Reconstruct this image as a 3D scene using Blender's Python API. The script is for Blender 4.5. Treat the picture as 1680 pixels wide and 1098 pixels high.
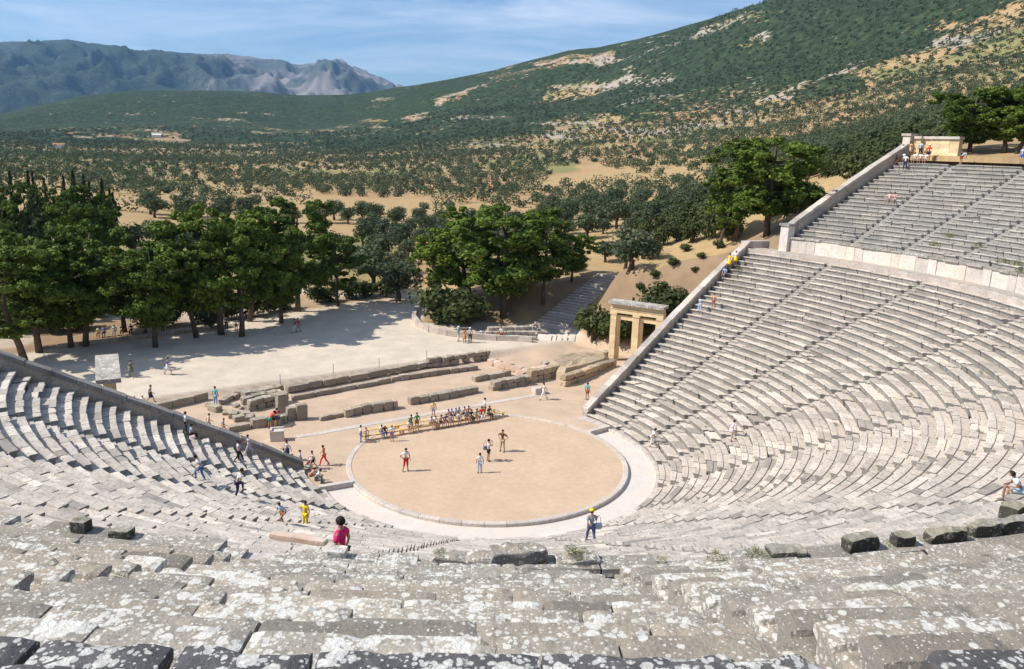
import bpy, math, random
import numpy as np
from math import radians, sin, cos, pi
# ------------------------------------------------------------------ camera, world, sun
sc = bpy.context.scene
for o in list(bpy.data.objects): bpy.data.objects.remove(o)
CX, CY, CZ = 0.0, -54.05, 22.255
YAW, PIT, ROL, FPX = .0264, -.2333, .0322, 1300.0
_cy, _sy, _cp, _sp = cos(YAW), sin(YAW), cos(PIT), sin(PIT)
FW = np.array([_sy*_cp, _cy*_cp, _sp]); _r = np.array([_cy, -_sy, 0.]); _u = np.cross(_r, FW)
RT = cos(ROL)*_r + sin(ROL)*_u; UP = -sin(ROL)*_r + cos(ROL)*_u
CAM = np.array([CX, CY, CZ])
from mathutils import Matrix, Vector
cd = bpy.data.cameras.new('camera'); cam = bpy.data.objects.new('camera', cd); sc.collection.objects.link(cam)
cam.matrix_world = Matrix(((RT[0], UP[0], -FW[0], CX), (RT[1], UP[1], -FW[1], CY), (RT[2], UP[2], -FW[2], CZ), (0, 0, 0, 1)))
cd.sensor_width = 36; cd.lens = 36*FPX/1680; cd.clip_start = .1; cd.clip_end = 40000
sc.camera = cam
sc.render.resolution_x = 1024; sc.render.resolution_y = 669
sc.view_settings.view_transform = 'Standard'; sc.view_settings.look = 'None'
sc.view_settings.exposure = 0.24; sc.view_settings.gamma = 1.0
SUN_AZ = radians(180+8); SUN_EL = radians(45)      # direction towards the sun
w = bpy.data.worlds.new('World'); sc.world = w; w.use_nodes = True
nt = w.node_tree; nt.nodes.clear()
def N(nt, t, **k):
    n = nt.nodes.new(t)
    for a, b in k.items():
        if a == 'inp':
            for i, v in b.items(): n.inputs[i].default_value = v
        else: setattr(n, a, b)
    return n
sky = N(nt, 'ShaderNodeTexSky', sky_type='NISHITA', sun_disc=False, sun_elevation=SUN_EL, sun_rotation=pi/2-SUN_AZ, altitude=300, air_density=1.0, dust_density=0.6, ozone_density=1.6)
tc = N(nt, 'ShaderNodeTexCoord'); mp = N(nt, 'ShaderNodeMapping'); mp.inputs['Scale'].default_value = (1.2, 2.0, 9.0); mp.inputs['Rotation'].default_value = (.12, .1, .3)
ns = N(nt, 'ShaderNodeTexNoise', inp={'Scale': 1.7, 'Detail': 7, 'Roughness': .6, 'Distortion': .6})
rp = N(nt, 'ShaderNodeValToRGB'); rp.color_ramp.elements[0].position = .42; rp.color_ramp.elements[1].position = .72
rp.color_ramp.elements[0].color = (0, 0, 0, 1); rp.color_ramp.elements[1].color = (.62, .62, .62, 1)
mx = N(nt, 'ShaderNodeMix', data_type='RGBA'); mx.inputs[7].default_value = (10.2, 10.8, 11.6, 1)
bg = N(nt, 'ShaderNodeBackground', inp={'Strength': .105}); ow = N(nt, 'ShaderNodeOutputWorld')
L = nt.links.new
L(tc.outputs['Generated'], mp.inputs[0]); L(mp.outputs[0], ns.inputs['Vector']); L(ns.outputs['Fac'], rp.inputs[0]); L(rp.outputs[0], mx.inputs[0])
tn = N(nt, 'ShaderNodeMix', data_type='RGBA', blend_type='MULTIPLY'); tn.inputs[0].default_value = 1.; tn.inputs[7].default_value = (.84, 1.0, 1.16, 1)
L(sky.outputs[0], tn.inputs[6]); L(tn.outputs[2], mx.inputs[6]); L(mx.outputs[2], bg.inputs[0]); L(bg.outputs[0], ow.inputs[0])
sl = bpy.data.lights.new('sun', 'SUN'); sl.energy = 5.0; sl.angle = radians(.5); sl.color = (1, .93, .82)
so = bpy.data.objects.new('sun', sl); sc.collection.objects.link(so)
sd = Vector((cos(SUN_AZ)*cos(SUN_EL), sin(SUN_AZ)*cos(SUN_EL), sin(SUN_EL)))
so.rotation_euler = sd.to_track_quat('Z', 'Y').to_euler()

# ------------------------------------------------------------------ helpers
col = sc.collection
rng = np.random.default_rng(7); random.seed(7)
def tag(o, label=None, cat=None, group=None, kind=None):
    if label: o['label'] = label
    if cat: o['category'] = cat
    if group: o['group'] = group
    if kind: o['kind'] = kind
    return o
def empty(name, loc=(0, 0, 0), rz=0, **k):
    o = bpy.data.objects.new(name, None); col.objects.link(o); o.location = loc; o.rotation_euler = (0, 0, rz); o.empty_display_size = .2
    return tag(o, **k)
class MB:
    """collects vertices and faces for one mesh object"""
    def __init__(s): s.V = []; s.F = []; s.n = 0; s.C = []; s.col = None
    def add(s, v, f, c=None):
        v = np.asarray(v, float).reshape(-1, 3); s.V.append(v); k = s.n
        for q in f: s.F.append([i+k for i in q])
        s.n += len(v)
        c = .5 if c is None else c
        s.C.append(np.full(len(v), c) if np.isscalar(c) else np.asarray(c, float))
    def box(s, c, d, rz=0, cc=None, jit=0, tilt=(0, 0)):
        x, y, z = d[0]/2, d[1]/2, d[2]/2
        v = np.array([[-x, -y, -z], [x, -y, -z], [x, y, -z], [-x, y, -z], [-x, -y, z], [x, -y, z], [x, y, z], [-x, y, z]])
        if jit: v += rng.uniform(-jit, jit, v.shape)
        v[:, 2] += tilt[0]*v[:, 0]+tilt[1]*v[:, 1]
        ca, sa = cos(rz), sin(rz); R = np.array([[ca, sa, 0], [-sa, ca, 0], [0, 0, 1]])
        s.add(v@R+np.array(c), [(0, 3, 2, 1), (4, 5, 6, 7), (0, 1, 5, 4), (1, 2, 6, 5), (2, 3, 7, 6), (3, 0, 4, 7)], cc)
    def tube(s, pts, rad, n=7, cc=None):
        pts = np.asarray(pts, float); V = []
        for i, p in enumerate(pts):
            t = pts[min(i+1, len(pts)-1)]-pts[max(i-1, 0)]; t = t/(np.linalg.norm(t)+1e-9)
            a = np.cross(t, [.31, .95, .1]); a /= np.linalg.norm(a)+1e-9; b = np.cross(t, a)
            for k in range(n):
                th = 2*pi*k/n; V.append(p+rad[i]*(cos(th)*a+sin(th)*b))
        F = [(i*n+k, i*n+(k+1) % n, (i+1)*n+(k+1) % n, (i+1)*n+k) for i in range(len(pts)-1) for k in range(n)]
        F.append(tuple(range(n))[::-1]); F.append(tuple((len(pts)-1)*n+k for k in range(n)))
        s.add(V, F, cc)
    def build(s, name, mat, parent=None, smooth=False):
        V = np.concatenate(s.V) if s.V else np.zeros((0, 3))
        return mkobj(name, V, s.F, mat, parent, smooth, np.concatenate(s.C) if s.C else None)
def mkmesh(name, V, F, smooth=False, C=None, attr='rnd'):
    me = bpy.data.meshes.new(name); V = np.asarray(V, np.float32)
    if isinstance(F, np.ndarray):
        k = F.shape[1]; nf = len(F); me.vertices.add(len(V)); me.vertices.foreach_set('co', V.ravel())
        me.loops.add(nf*k); me.loops.foreach_set('vertex_index', F.astype(np.int32).ravel())
        me.polygons.add(nf); me.polygons.foreach_set('loop_start', np.arange(0, nf*k, k, dtype=np.int32))
        me.update(calc_edges=True)
    else: me.from_pydata(V.tolist(), [], F)
    if C is not None:
        C = np.asarray(C, np.float32)
        if C.ndim == 1:
            a = me.attributes.new(attr, 'FLOAT', 'POINT'); a.data.foreach_set('value', C)
        else:
            a = me.attributes.new(attr, 'FLOAT_COLOR', 'POINT')
            if C.shape[1] == 3: C = np.concatenate([C, np.ones((len(C), 1), np.float32)], 1)
            a.data.foreach_set('color', C.ravel())
    if smooth: me.polygons.foreach_set('use_smooth', np.ones(len(me.polygons), bool))
    me.update(); return me
def mkobj(name, V, F, mat, parent=None, smooth=False, C=None, attr='rnd'):
    me = mkmesh(name, V, F, smooth, C, attr)
    if mat: me.materials.append(mat)
    o = bpy.data.objects.new(name, me); col.objects.link(o)
    if parent: o.parent = parent
    return o
def copy_tree(o, parent=None, kids=None):
    c = o.copy(); col.objects.link(c)
    if parent is not None: c.parent = parent
    for ch in (kids if kids is not None else o.children): copy_tree(ch, c, kids=list(ch.children))
    return c
def _h(ix, iy, s):
    v = (ix.astype(np.int64)*374761393+iy.astype(np.int64)*668265263+s*974711) & 0x7fffffff
    v = (v ^ (v >> 13))*1274126177 & 0x7fffffff
    return ((v ^ (v >> 16)) & 0xffff)/65535.
def vnoise(x, y, s=0):
    x = np.asarray(x, float); y = np.asarray(y, float); ix = np.floor(x); iy = np.floor(y); fx = x-ix; fy = y-iy
    fx = fx*fx*(3-2*fx); fy = fy*fy*(3-2*fy); a = _h(ix, iy, s); b = _h(ix+1, iy, s); c = _h(ix, iy+1, s); d = _h(ix+1, iy+1, s)
    return (a*(1-fx)+b*fx)*(1-fy)+(c*(1-fx)+d*fx)*fy
def fbm(x, y, o=4, s=0):
    t = 0; a = .5; n = 0
    for i in range(o): t = t+a*vnoise(np.asarray(x)*2**i, np.asarray(y)*2**i, s+i*17); n += a; a *= .5
    return t/n
def sst(a, b, x): t = np.clip((np.asarray(x, float)-a)/(b-a), 0, 1); return t*t*(3-2*t)

# ------------------------------------------------------------------ materials
def newmat(name):
    m = bpy.data.materials.new(name); m.use_nodes = True; t = m.node_tree; t.nodes.clear()
    o = N(t, 'ShaderNodeOutputMaterial'); b = N(t, 'ShaderNodeBsdfPrincipled', inp={'Roughness': .9}); b.inputs['Specular IOR Level'].default_value = .25
    t.links.new(b.outputs[0], o.inputs[0]); return m, t, b
def ramp(t, src, stops):
    r = N(t, 'ShaderNodeValToRGB'); e = r.color_ramp.elements
    while len(e) < len(stops): e.new(.5)
    for i, (p, c) in enumerate(stops): e[i].position = p; e[i].color = (*c, 1) if len(c) == 3 else c
    t.links.new(src, r.inputs[0]); return r.outputs[0]
def noise(t, vec, scale, detail=4, rough=.55, dist=0, out='Fac'):
    n = N(t, 'ShaderNodeTexNoise', inp={'Scale': scale, 'Detail': detail, 'Roughness': rough, 'Distortion': dist}); t.links.new(vec, n.inputs['Vector']); return n.outputs[out]
def mix(t, f, a, b, mode='MIX'):
    m = N(t, 'ShaderNodeMix', data_type='RGBA', blend_type=mode)
    for s, v in ((0, f), (6, a), (7, b)):
        if isinstance(v, (int, float)): m.inputs[s].default_value = v if s == 0 else (v, v, v, 1)
        elif isinstance(v, tuple): m.inputs[s].default_value = (*v, 1)
        else: t.links.new(v, m.inputs[s])
    return m.outputs[2]
def mth(t, op, a, b=0., c=None):
    m = N(t, 'ShaderNodeMath', operation=op)
    for i, v in enumerate((a, b) if c is None else (a, b, c)):
        if isinstance(v, (int, float)): m.inputs[i].default_value = v
        else: t.links.new(v, m.inputs[i])
    return m.outputs[0]
def wpos(t): return N(t, 'ShaderNodeNewGeometry').outputs['Position']
def bump(t, b, h, s, d): 
    n = N(t, 'ShaderNodeBump', inp={'Strength': s, 'Distance': d}); t.links.new(h, n.inputs['Height']); t.links.new(n.outputs[0], b.inputs['Normal'])
def plain(name, c, rough=.85, var=.12, scale=6):
    m, t, b = newmat(name); p = wpos(t); n = noise(t, p, scale, 3)
    k = ramp(t, n, [(.3, tuple(x*(1-var) for x in c)), (.7, tuple(min(1, x*(1+var)) for x in c))]); t.links.new(k, b.inputs['Base Color']); b.inputs['Roughness'].default_value = rough; return m
def stone(name, light, dark, warm, lichen=.0, stain=.5, warmx=False, big=1., bs=.6, darkamt=0., riser=0., dense=1., rcol=((.20, .20, .20), (.36, .34, .315))):
    m, t, b = newmat(name); p = wpos(t); lk = t.links.new
    at = N(t, 'ShaderNodeAttribute', attribute_name='rnd').outputs['Fac']
    n1 = noise(t, p, .9*big, 5, .6); n2 = noise(t, p, 5.5, 5, .65); n3 = noise(t, p, 26, 4, .7)
    c = mix(t, ramp(t, n1, [(.35, (0, 0, 0)), (.66, (1, 1, 1))]), light, dark)
    wf = ramp(t, noise(t, p, .35, 3), [(.42, (0, 0, 0)), (.62, (.75, .75, .75))])
    if warmx:     # the restored low rows on the sunny right side are a warmer stone
        sx = N(t, 'ShaderNodeSeparateXYZ'); lk(p, sx.inputs[0]); rr = mth(t, 'SQRT', mth(t, 'ADD', mth(t, 'MULTIPLY', sx.outputs[0], sx.outputs[0]), mth(t, 'MULTIPLY', sx.outputs[1], sx.outputs[1])))
        s = mth(t, 'SUBTRACT', mth(t, 'MULTIPLY', mth(t, 'ADD', sx.outputs[0], mth(t, 'MULTIPLY', sx.outputs[1], .4)), .045), mth(t, 'MULTIPLY', mth(t, 'SUBTRACT', rr, 24.), .012))
        s = ramp(t, s, [(.12, (0, 0, 0)), (.55, (1, 1, 1))]); wf = mix(t, .65, wf, s)
    c = mix(t, wf, c, warm)
    c = mix(t, 1., c, ramp(t, at, [(0, (.58, .58, .59)), (.25, (.85, .84, .83)), (.7, (1.03, 1.01, 1.0)), (1, (1.24, 1.22, 1.19))]), 'MULTIPLY')
    st = ramp(t, n2, [(.50, (0, 0, 0)), (.70, (stain, stain, stain))]); c = mix(t, st, c, tuple(x*.42 for x in dark))
    c = mix(t, ramp(t, n3, [(.45, (0, 0, 0)), (.7, (.3, .3, .3))]), c, tuple(x*.5 for x in dark))
    if darkamt: c = mix(t, ramp(t, noise(t, p, 2.2, 6, .7), [(.38, (darkamt,)*3), (.62, (darkamt*.45,)*3)]), c, (.045, .045, .05))
    if riser:      # upright faces carry a blue-grey weather crust; on rim blocks painted shade too
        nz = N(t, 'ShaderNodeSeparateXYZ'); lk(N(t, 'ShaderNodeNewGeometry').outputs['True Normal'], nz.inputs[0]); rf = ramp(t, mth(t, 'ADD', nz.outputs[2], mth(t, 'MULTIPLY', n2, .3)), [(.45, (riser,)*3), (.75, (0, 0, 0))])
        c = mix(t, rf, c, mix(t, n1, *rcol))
    if lichen:
        for sc_, th, cc in ((7., .33*dense, (.74, .73, .68)), (13., .31*dense, (.66, .66, .62)), (24., .30*dense, (.72, .71, .66))):
            v = N(t, 'ShaderNodeTexVoronoi', feature='F1', inp={'Scale': sc_, 'Randomness': 1.})
            ds = N(t, 'ShaderNodeVectorMath', operation='MULTIPLY_ADD'); po = N(t, 'ShaderNodeVectorMath', operation='ADD'); cb = N(t, 'ShaderNodeCombineXYZ'); lk(mth(t, 'MULTIPLY', at, 41.), cb.inputs[0]); lk(mth(t, 'MULTIPLY', at, 17.), cb.inputs[1]); lk(p, po.inputs[0]); lk(cb.outputs[0], po.inputs[1]); lk(noise(t, p, 9, 3, .6, out='Color'), ds.inputs[0]); ds.inputs[1].default_value = (.55/sc_,)*3; lk(po.outputs[0], ds.inputs[2]); lk(ds.outputs[0], v.inputs['Vector'])
            sz = mth(t, 'MULTIPLY', noise(t, p, 1.1 if sc_ < 5 else 2.0, 2), 1.35); sel = N(t, 'ShaderNodeSeparateXYZ'); lk(v.outputs['Color'], sel.inputs[0])
            lim = mth(t, 'MULTIPLY', mth(t, 'MULTIPLY', mth(t, 'MULTIPLY', sz, mth(t, 'MULTIPLY_ADD', at, .9, .58)), sel.outputs[0]), th*1.5)
            mr = N(t, 'ShaderNodeMapRange', interpolation_type='SMOOTHSTEP'); lk(mth(t, 'SUBTRACT', mth(t, 'SUBTRACT', lim, .02), v.outputs['Distance']), mr.inputs[0]); mr.inputs[1].default_value = -.03; mr.inputs[2].default_value = .05; f = mr.outputs[0]; edge = mth(t, 'MULTIPLY', f, mth(t, 'MULTIPLY_ADD', n3, .7, .45))
            fc = N(t, 'ShaderNodeClamp'); lk(mth(t, 'MULTIPLY', edge, lichen), fc.inputs[0]); c = mix(t, fc.outputs[0], c, cc)
    lk(c, b.inputs['Base Color']); bump(t, b, mth(t, 'ADD', mth(t, 'MULTIPLY', n2, .7), mth(t, 'MULTIPLY', n3, .45)), bs, .05); return m
M = {}
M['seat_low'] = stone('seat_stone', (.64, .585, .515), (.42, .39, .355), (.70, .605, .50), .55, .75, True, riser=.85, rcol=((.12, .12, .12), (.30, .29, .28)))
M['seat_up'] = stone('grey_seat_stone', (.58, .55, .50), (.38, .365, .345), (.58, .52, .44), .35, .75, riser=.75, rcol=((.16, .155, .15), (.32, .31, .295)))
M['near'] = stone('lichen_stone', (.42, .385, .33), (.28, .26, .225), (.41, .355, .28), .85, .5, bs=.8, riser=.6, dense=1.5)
M['near_shade_tone'] = stone('painted_shade_lichen_stone', (.20, .20, .205), (.10, .10, .11), (.19, .18, .16), .8, .5, bs=.8, darkamt=.6, dense=1.5)  # dark blue-grey tone paints in the shade over the nearest rows
M['black'] = stone('painted_shade_crust_stone', (.38, .36, .31), (.24, .23, .2), (.34, .31, .2), .3, .5, bs=.9, riser=.9, dense=1.1, rcol=((.02, .02, .022), (.06, .06, .045)))  # rim blocks: mossy crust, with shade painted near-black into the upright faces
M['wall'] = stone('wall_stone', (.50, .46, .40), (.33, .31, .28), (.52, .44, .33), .2, .6)
M['coping'] = stone('coping_stone', (.56, .52, .46), (.40, .37, .34), (.56, .46, .40), .25, .6)
M['ruin'] = stone('ruin_stone', (.50, .45, .37), (.30, .27, .23), (.52, .41, .28), .2, .8, riser=.5, rcol=((.14, .13, .12), (.30, .26, .2)))
M['poros'] = stone('poros_rock', (.48, .40, .29), (.33, .27, .19), (.55, .42, .27), 0, .6)
M['pink'] = stone('pink_stone', (.70, .62, .56), (.58, .42, .32), (.66, .45, .33), 0, .25)
M['gate'] = stone('gate_stone', (.82, .67, .43), (.68, .53, .32), (.84, .66, .40), 0, .22)
M['cornice'] = stone('grey_cornice', (.32, .31, .30), (.20, .20, .20), (.30, .28, .25), .3, .5)
M['marble'] = stone('pale_marble', (.66, .61, .56), (.48, .45, .43), (.64, .55, .46), .15, .45)
M['drain'] = stone('channel_paving', (.72, .67, .61), (.62, .58, .54), (.70, .62, .54), 0, .15, bs=.2)
def groundmat():
    m, t, b = newmat('ground'); p = wpos(t); lk = t.links.new
    c = N(t, 'ShaderNodeAttribute', attribute_name='gcol').outputs['Color']; va = N(t, 'ShaderNodeAttribute', attribute_name='veg').outputs['Fac']
    n = noise(t, p, .5, 5, .6); f = noise(t, p, 7, 4, .65)
    c = mix(t, 1., c, ramp(t, n, [(.3, (.86, .86, .86)), (.7, (1.1, 1.09, 1.07))]), 'MULTIPLY')
    c = mix(t, 1., c, ramp(t, f, [(.3, (.9, .9, .9)), (.7, (1.08, 1.08, 1.08))]), 'MULTIPLY')
    # scrub cover of the far slopes: bushes some metres across
    v = N(t, 'ShaderNodeTexVoronoi', inp={'Scale': .16}); ds = N(t, 'ShaderNodeVectorMath', operation='MULTIPLY_ADD'); lk(noise(t, p, .25, 3, out='Color'), ds.inputs[0]); ds.inputs[1].default_value = (5,)*3; lk(p, ds.inputs[2]); lk(ds.outputs[0], v.inputs['Vector'])
    big = noise(t, p, .02, 5, .7)
    s = mth(t, 'ADD', mth(t, 'MULTIPLY', v.outputs['Distance'], .42), mth(t, 'MULTIPLY', big, .75))
    cov = ramp(t, mth(t, 'SUBTRACT', mth(t, 'MULTIPLY', va, 1.15), s), [(.0, (0, 0, 0)), (.09, (1, 1, 1))])
    g = ramp(t, noise(t, p, .09, 4, .7), [(.3, (.022, .036, .019)), (.55, (.040, .062, .031)), (.75, (.068, .09, .043))])
    sepc = N(t, 'ShaderNodeSeparateColor'); lk(v.outputs['Color'], sepc.inputs[0]); g = mix(t, 1., g, ramp(t, sepc.outputs[0], [(0, (.62, .62, .62)), (1, (1.3, 1.3, 1.3))]), 'MULTIPLY')
    c = mix(t, cov, c, g); lk(c, b.inputs['Base Color']); b.inputs['Roughness'].default_value = 1.; b.inputs['Specular IOR Level'].default_value = .1
    bump(t, b, mth(t, 'ADD', mth(t, 'MULTIPLY', f, .02), mth(t, 'MULTIPLY', mth(t, 'MULTIPLY', cov, va), 1.4)), .7, 1.); return m
M['ground'] = groundmat()
def sandmat():
    m, t, b = newmat('orchestra_sand'); p = wpos(t); n = noise(t, p, .35, 4, .6); f = noise(t, p, 14, 4, .7); g = noise(t, p, 2.3, 5, .7)
    c = ramp(t, n, [(.3, (.54, .395, .275)), (.7, (.61, .46, .33))])
    c = mix(t, 1., c, ramp(t, f, [(.3, (.86, .86, .86)), (.7, (1.1, 1.1, 1.1))]), 'MULTIPLY'); c = mix(t, 1., c, ramp(t, g, [(.35, (.93, .92, .90)), (.65, (1.05, 1.05, 1.05))]), 'MULTIPLY')
    t.links.new(c, b.inputs['Base Color']); bump(t, b, f, .4, .02); return m
M['sand'] = sandmat()
def leafmat(name, a, bcol, tr=.25):
    m, t, b = newmat(name); p = wpos(t); lk = t.links.new
    oi = N(t, 'ShaderNodeObjectInfo').outputs['Random']; n = noise(t, p, 1.1, 3, .6); at = N(t, 'ShaderNodeAttribute', attribute_name='rnd').outputs['Fac']
    c = mix(t, mth(t, 'MULTIPLY_ADD', n, .55, mth(t, 'MULTIPLY', at, .45)), a, bcol)
    c = mix(t, 1., c, ramp(t, oi, [(0, (.78, .82, .8)), (1, (1.22, 1.15, 1.1))]), 'MULTIPLY'); lk(c, b.inputs['Base Color'])
    tl = N(t, 'ShaderNodeBsdfTranslucent'); lk(c, tl.inputs[0]); ms = N(t, 'ShaderNodeMixShader', inp={0: tr}); out = [x for x in t.nodes if x.type == 'OUTPUT_MATERIAL'][0]
    lk(b.outputs[0], ms.inputs[1]); lk(tl.outputs[0], ms.inputs[2]); lk(ms.outputs[0], out.inputs[0]); b.inputs['Roughness'].default_value = .75; return m
M['pine'] = leafmat('pine_needles', (.034, .066, .010), (.17, .25, .03), .15)
M['olive'] = leafmat('olive_leaves', (.045, .070, .036), (.125, .160, .085))
M['cypress'] = leafmat('cypress_leaves', (.022, .040, .014), (.055, .08, .025), .1)
M['oak'] = leafmat('shrub_leaves', (.040, .062, .020), (.105, .13, .042))
M['grass'] = leafmat('weeds', (.12, .16, .03), (.28, .27, .08))
M['bark'] = plain('bark', (.11, .085, .065), .95, .35, 3)
M['wood'] = plain('bench_wood', (.72, .50, .22), .6, .12, 5)
M['metal'] = plain('metal', (.2, .2, .2), .6)
M['white'] = plain('whitewash', (.8, .78, .74))
M['tile'] = plain('roof_tile', (.42, .22, .14))
_pm = {}
def cloth(c, rough=.85):
    k = (tuple(c), rough)
    if k not in _pm:
        _pm[k] = plain('cloth' if rough > .8 else 'skin', c, rough, .08, 20)
    return _pm[k]

# ------------------------------------------------------------------ the lie of the land
AX = radians(121.5); ES = np.array([cos(AX), sin(AX)]); EX = np.array([sin(AX), -cos(AX)])
ROW, RISE = .746, .367; R0, Z0 = 12.3, .25; RU, ZU = 39.6, 14.14; RD, ZD = 37.7, 12.75; NLOW, NUP = 34, 22
def S(r):
    r = np.asarray(r, float)
    return np.where(r < R0, 0, np.where(r < RD, Z0+(r-R0)*RISE/ROW, np.where(r < RU, ZD, np.where(r < 56.4, ZU+(r-RU)*RISE/ROW, 22.7+.15*np.maximum(0, r-57.5)))))
def azend(r):     # azimuth of the right end wall (degrees); the left one mirrors about 121.5
    r = np.asarray(r, float)
    return np.where(r < 38.8, 50.7-(r-13.5)/24.5*3.6-np.degrees(.62*sst(11, 19, r)/np.maximum(r, 5)), np.where(r < 57, 41-(r-39.6)/17.4*3.5, 37.5))
def polar(az, r, z=0.): a = radians(az); return np.array([r*cos(a), r*sin(a), z])
def azy(px, y=200.):
    d = FW+(px-840)/FPX*RT-(y-549)/FPX*UP; return math.atan2(d[0], d[1])
_cols = [
 (-3000, [120, 200, 320, 500, 800, 1300, 1800, 2300, 3200, 5500, 8500, 12000], [410, 335, 281, 250, 228, 214, 206, 196], 110),
 (-500, [120, 200, 320, 500, 800, 1300, 1800, 2300, 3200, 5500, 8500, 12000], [417, 340, 286, 254, 233, 219, 210, 200], 92),
 (0, [120, 200, 320, 500, 800, 1300, 1900, 2400, 3300, 5500, 8500, 12000], [433, 356, 302, 270, 249, 230, 212, 187], 73),
 (60, [120, 200, 320, 500, 800, 1300, 1900, 2400, 3300, 5500, 8500, 12000], [435, 358, 304, 272, 251, 231, 206, 174], 73),
 (120, [120, 200, 320, 500, 800, 1300, 1900, 2400, 3300, 5500, 8500, 12000], [436, 359, 305, 273, 252, 232, 202, 162], 71),
 (200, [120, 200, 320, 500, 800, 1300, 1900, 2400, 3300, 5500, 8500, 12000], [439, 362, 308, 276, 255, 234, 200, 151], 79),
 (240, [120, 200, 320, 500, 800, 1300, 1850, 2400, 3300, 5500, 8500, 12000], [441, 364, 310, 278, 257, 236, 200, 149.5], 88),
 (258, [120, 200, 320, 500, 800, 1300, 1850, 2400, 3300, 5500, 8500, 12000], [441, 364, 310, 278, 257, 236, 200, 149], 85),
 (300, [120, 200, 320, 500, 800, 1300, 1800, 2400, 3300, 5500, 8500, 12000], [443, 366, 312, 280, 258, 237, 200, 149], 90),
 (380, [120, 200, 320, 500, 800, 1300, 1800, 2400, 3300, 5500, 8500, 12000], [446, 369, 315, 283, 261, 238, 200, 150], 90),
 (430, [120, 200, 320, 500, 800, 1300, 1800, 2400, 3300, 5500, 8500, 12000], [447, 370, 316, 284, 261, 238, 200, 152], 100),
 (490, [120, 200, 320, 500, 800, 1300, 1800, 2400, 3300, 5500, 8500, 12000], [449, 372, 318, 285, 261, 238, 200, 156], 107),
 (545, [120, 200, 320, 500, 800, 1250, 1750, 2350, 3300, 5500, 8500, 12000], [450, 373, 318, 285, 261, 236, 200, 155], 102),
 (565, [120, 200, 320, 500, 800, 1250, 1750, 2350, 3300, 5500, 8500, 12000], [450, 373, 318, 285, 260, 236, 199, 155], 104),
 (600, [120, 200, 320, 500, 800, 1200, 1700, 2300, 3200, 5500, 8500, 12000], [450, 373, 318, 285, 259, 234, 196, 153], 122),
 (650, [120, 200, 320, 500, 800, 1200, 1600, 2200, 3100, 5500, 8500, 12000], [452, 374, 318, 284, 256, 229, 190, 144], 149),
 (735, [120, 200, 320, 500, 800, 1100, 1500, 2000, 3000, 5500, 8500, 12000], [452, 374, 315, 279, 250, 222, 180, 131], 180),
 (807, [120, 200, 320, 500, 790, 1080, 1450, 1950, 3000, 5500, 8500, 12000], [451, 372, 312, 275, 246, 218, 173, 117], 200),
 (853, [120, 200, 320, 500, 780, 1050, 1400, 1900, 3000, 5500, 8500, 12000], [450, 370, 310, 272, 243, 214, 168, 103], 200),
 (927, [120, 200, 320, 500, 760, 1020, 1350, 1850, 2900, 5500, 8500, 12000], [446, 366, 305, 267, 238, 208, 160, 83], 200),
 (973, [120, 200, 320, 490, 750, 1000, 1300, 1800, 2900, 5500, 8500, 12000], [444, 363, 302, 264, 235, 205, 156, 78.5], 200),
 (1037, [120, 200, 320, 480, 740, 960, 1250, 1700, 2800, 5500, 8500, 12000], [441, 356, 296, 259, 231, 199, 145, 67], 200),
 (1120, [120, 200, 310, 470, 720, 920, 1200, 1650, 2700, 5500, 8500, 12000], [425, 348, 290, 253, 224, 191, 130, 42.5], 200),
 (1187, [120, 190, 300, 460, 690, 880, 1150, 1550, 2600, 5500, 8500, 12000], [395, 340, 280, 246, 215, 182, 116, 20], 200),
 (1250, [115, 180, 300, 450, 650, 850, 1100, 1500, 2600, 5500, 8500, 12000], [362, 325, 271, 239, 208, 174, 104, -1], 200),
 (1400, [110, 170, 280, 420, 600, 800, 1000, 1400, 2400, 5500, 8500, 12000], [305, 280, 240, 210, 180, 145, 78, -45], 200),
 (1550, [105, 150, 250, 380, 550, 750, 950, 1350, 2400, 5500, 8500, 12000], [262, 240, 205, 180, 150, 115, 48, -85], 200),
 (1680, [105, 150, 240, 360, 520, 700, 900, 1300, 2400, 5500, 8500, 12000], [255, 222, 185, 160, 130, 90, 20, -115], 200),
 (2300, [105, 150, 240, 360, 520, 700, 900, 1300, 2400, 5500, 8500, 12000], [265, 222, 175, 135, 100, 55, -20, -160], 200),
 (6000, [105, 150, 240, 360, 520, 700, 900, 1300, 2400, 5500, 8500, 12000], [300, 260, 230, 200, 170, 140, 80, 0], 200)]
_caz = []; _cd = []; _cz = []
for px, ds, ys, fy in _cols:
    a = azy(px); _caz.append(a); hv = np.array([sin(a), cos(a), 0.]); zz = []
    def zat(y, d):
        k = (y-549)/FPX; t_ = -(hv@UP+k*(hv@FW))/(UP[2]+k*FW[2]); return CZ+d*t_
    for k in range(8): zz.append(zat(ys[k], ds[k]))
    zz.append(zz[7]*.45); zz.append(20.); zz.append(zat(fy, 8500) if fy < 195 else 150.); zz.append(100.)
    _cd.append(ds); _cz.append(zz)
_caz = np.array(_caz); _cd = np.log(np.array(_cd, float)); _cz = np.array(_cz)
_rw = np.concatenate([np.linspace(24, 38, 15), np.linspace(39.6, 57, 18), np.linspace(60, 95, 12)])
_emb = []
for r in _rw:
    rampf = float(sst(24.5, 36, r)) if r < 38.5 else 1.
    z = max(float(S(r))-.9, 0)*rampf
    if r > 57: z = 22.0
    if r > 39: z = 12.1+(z-12.1)*float(sst(46, 57, r))
    a = float(azend(r)); _emb.append((*polar(a, r)[:2], z, .25 if r < 39 else .62))
_emb = np.array(_emb)
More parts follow.
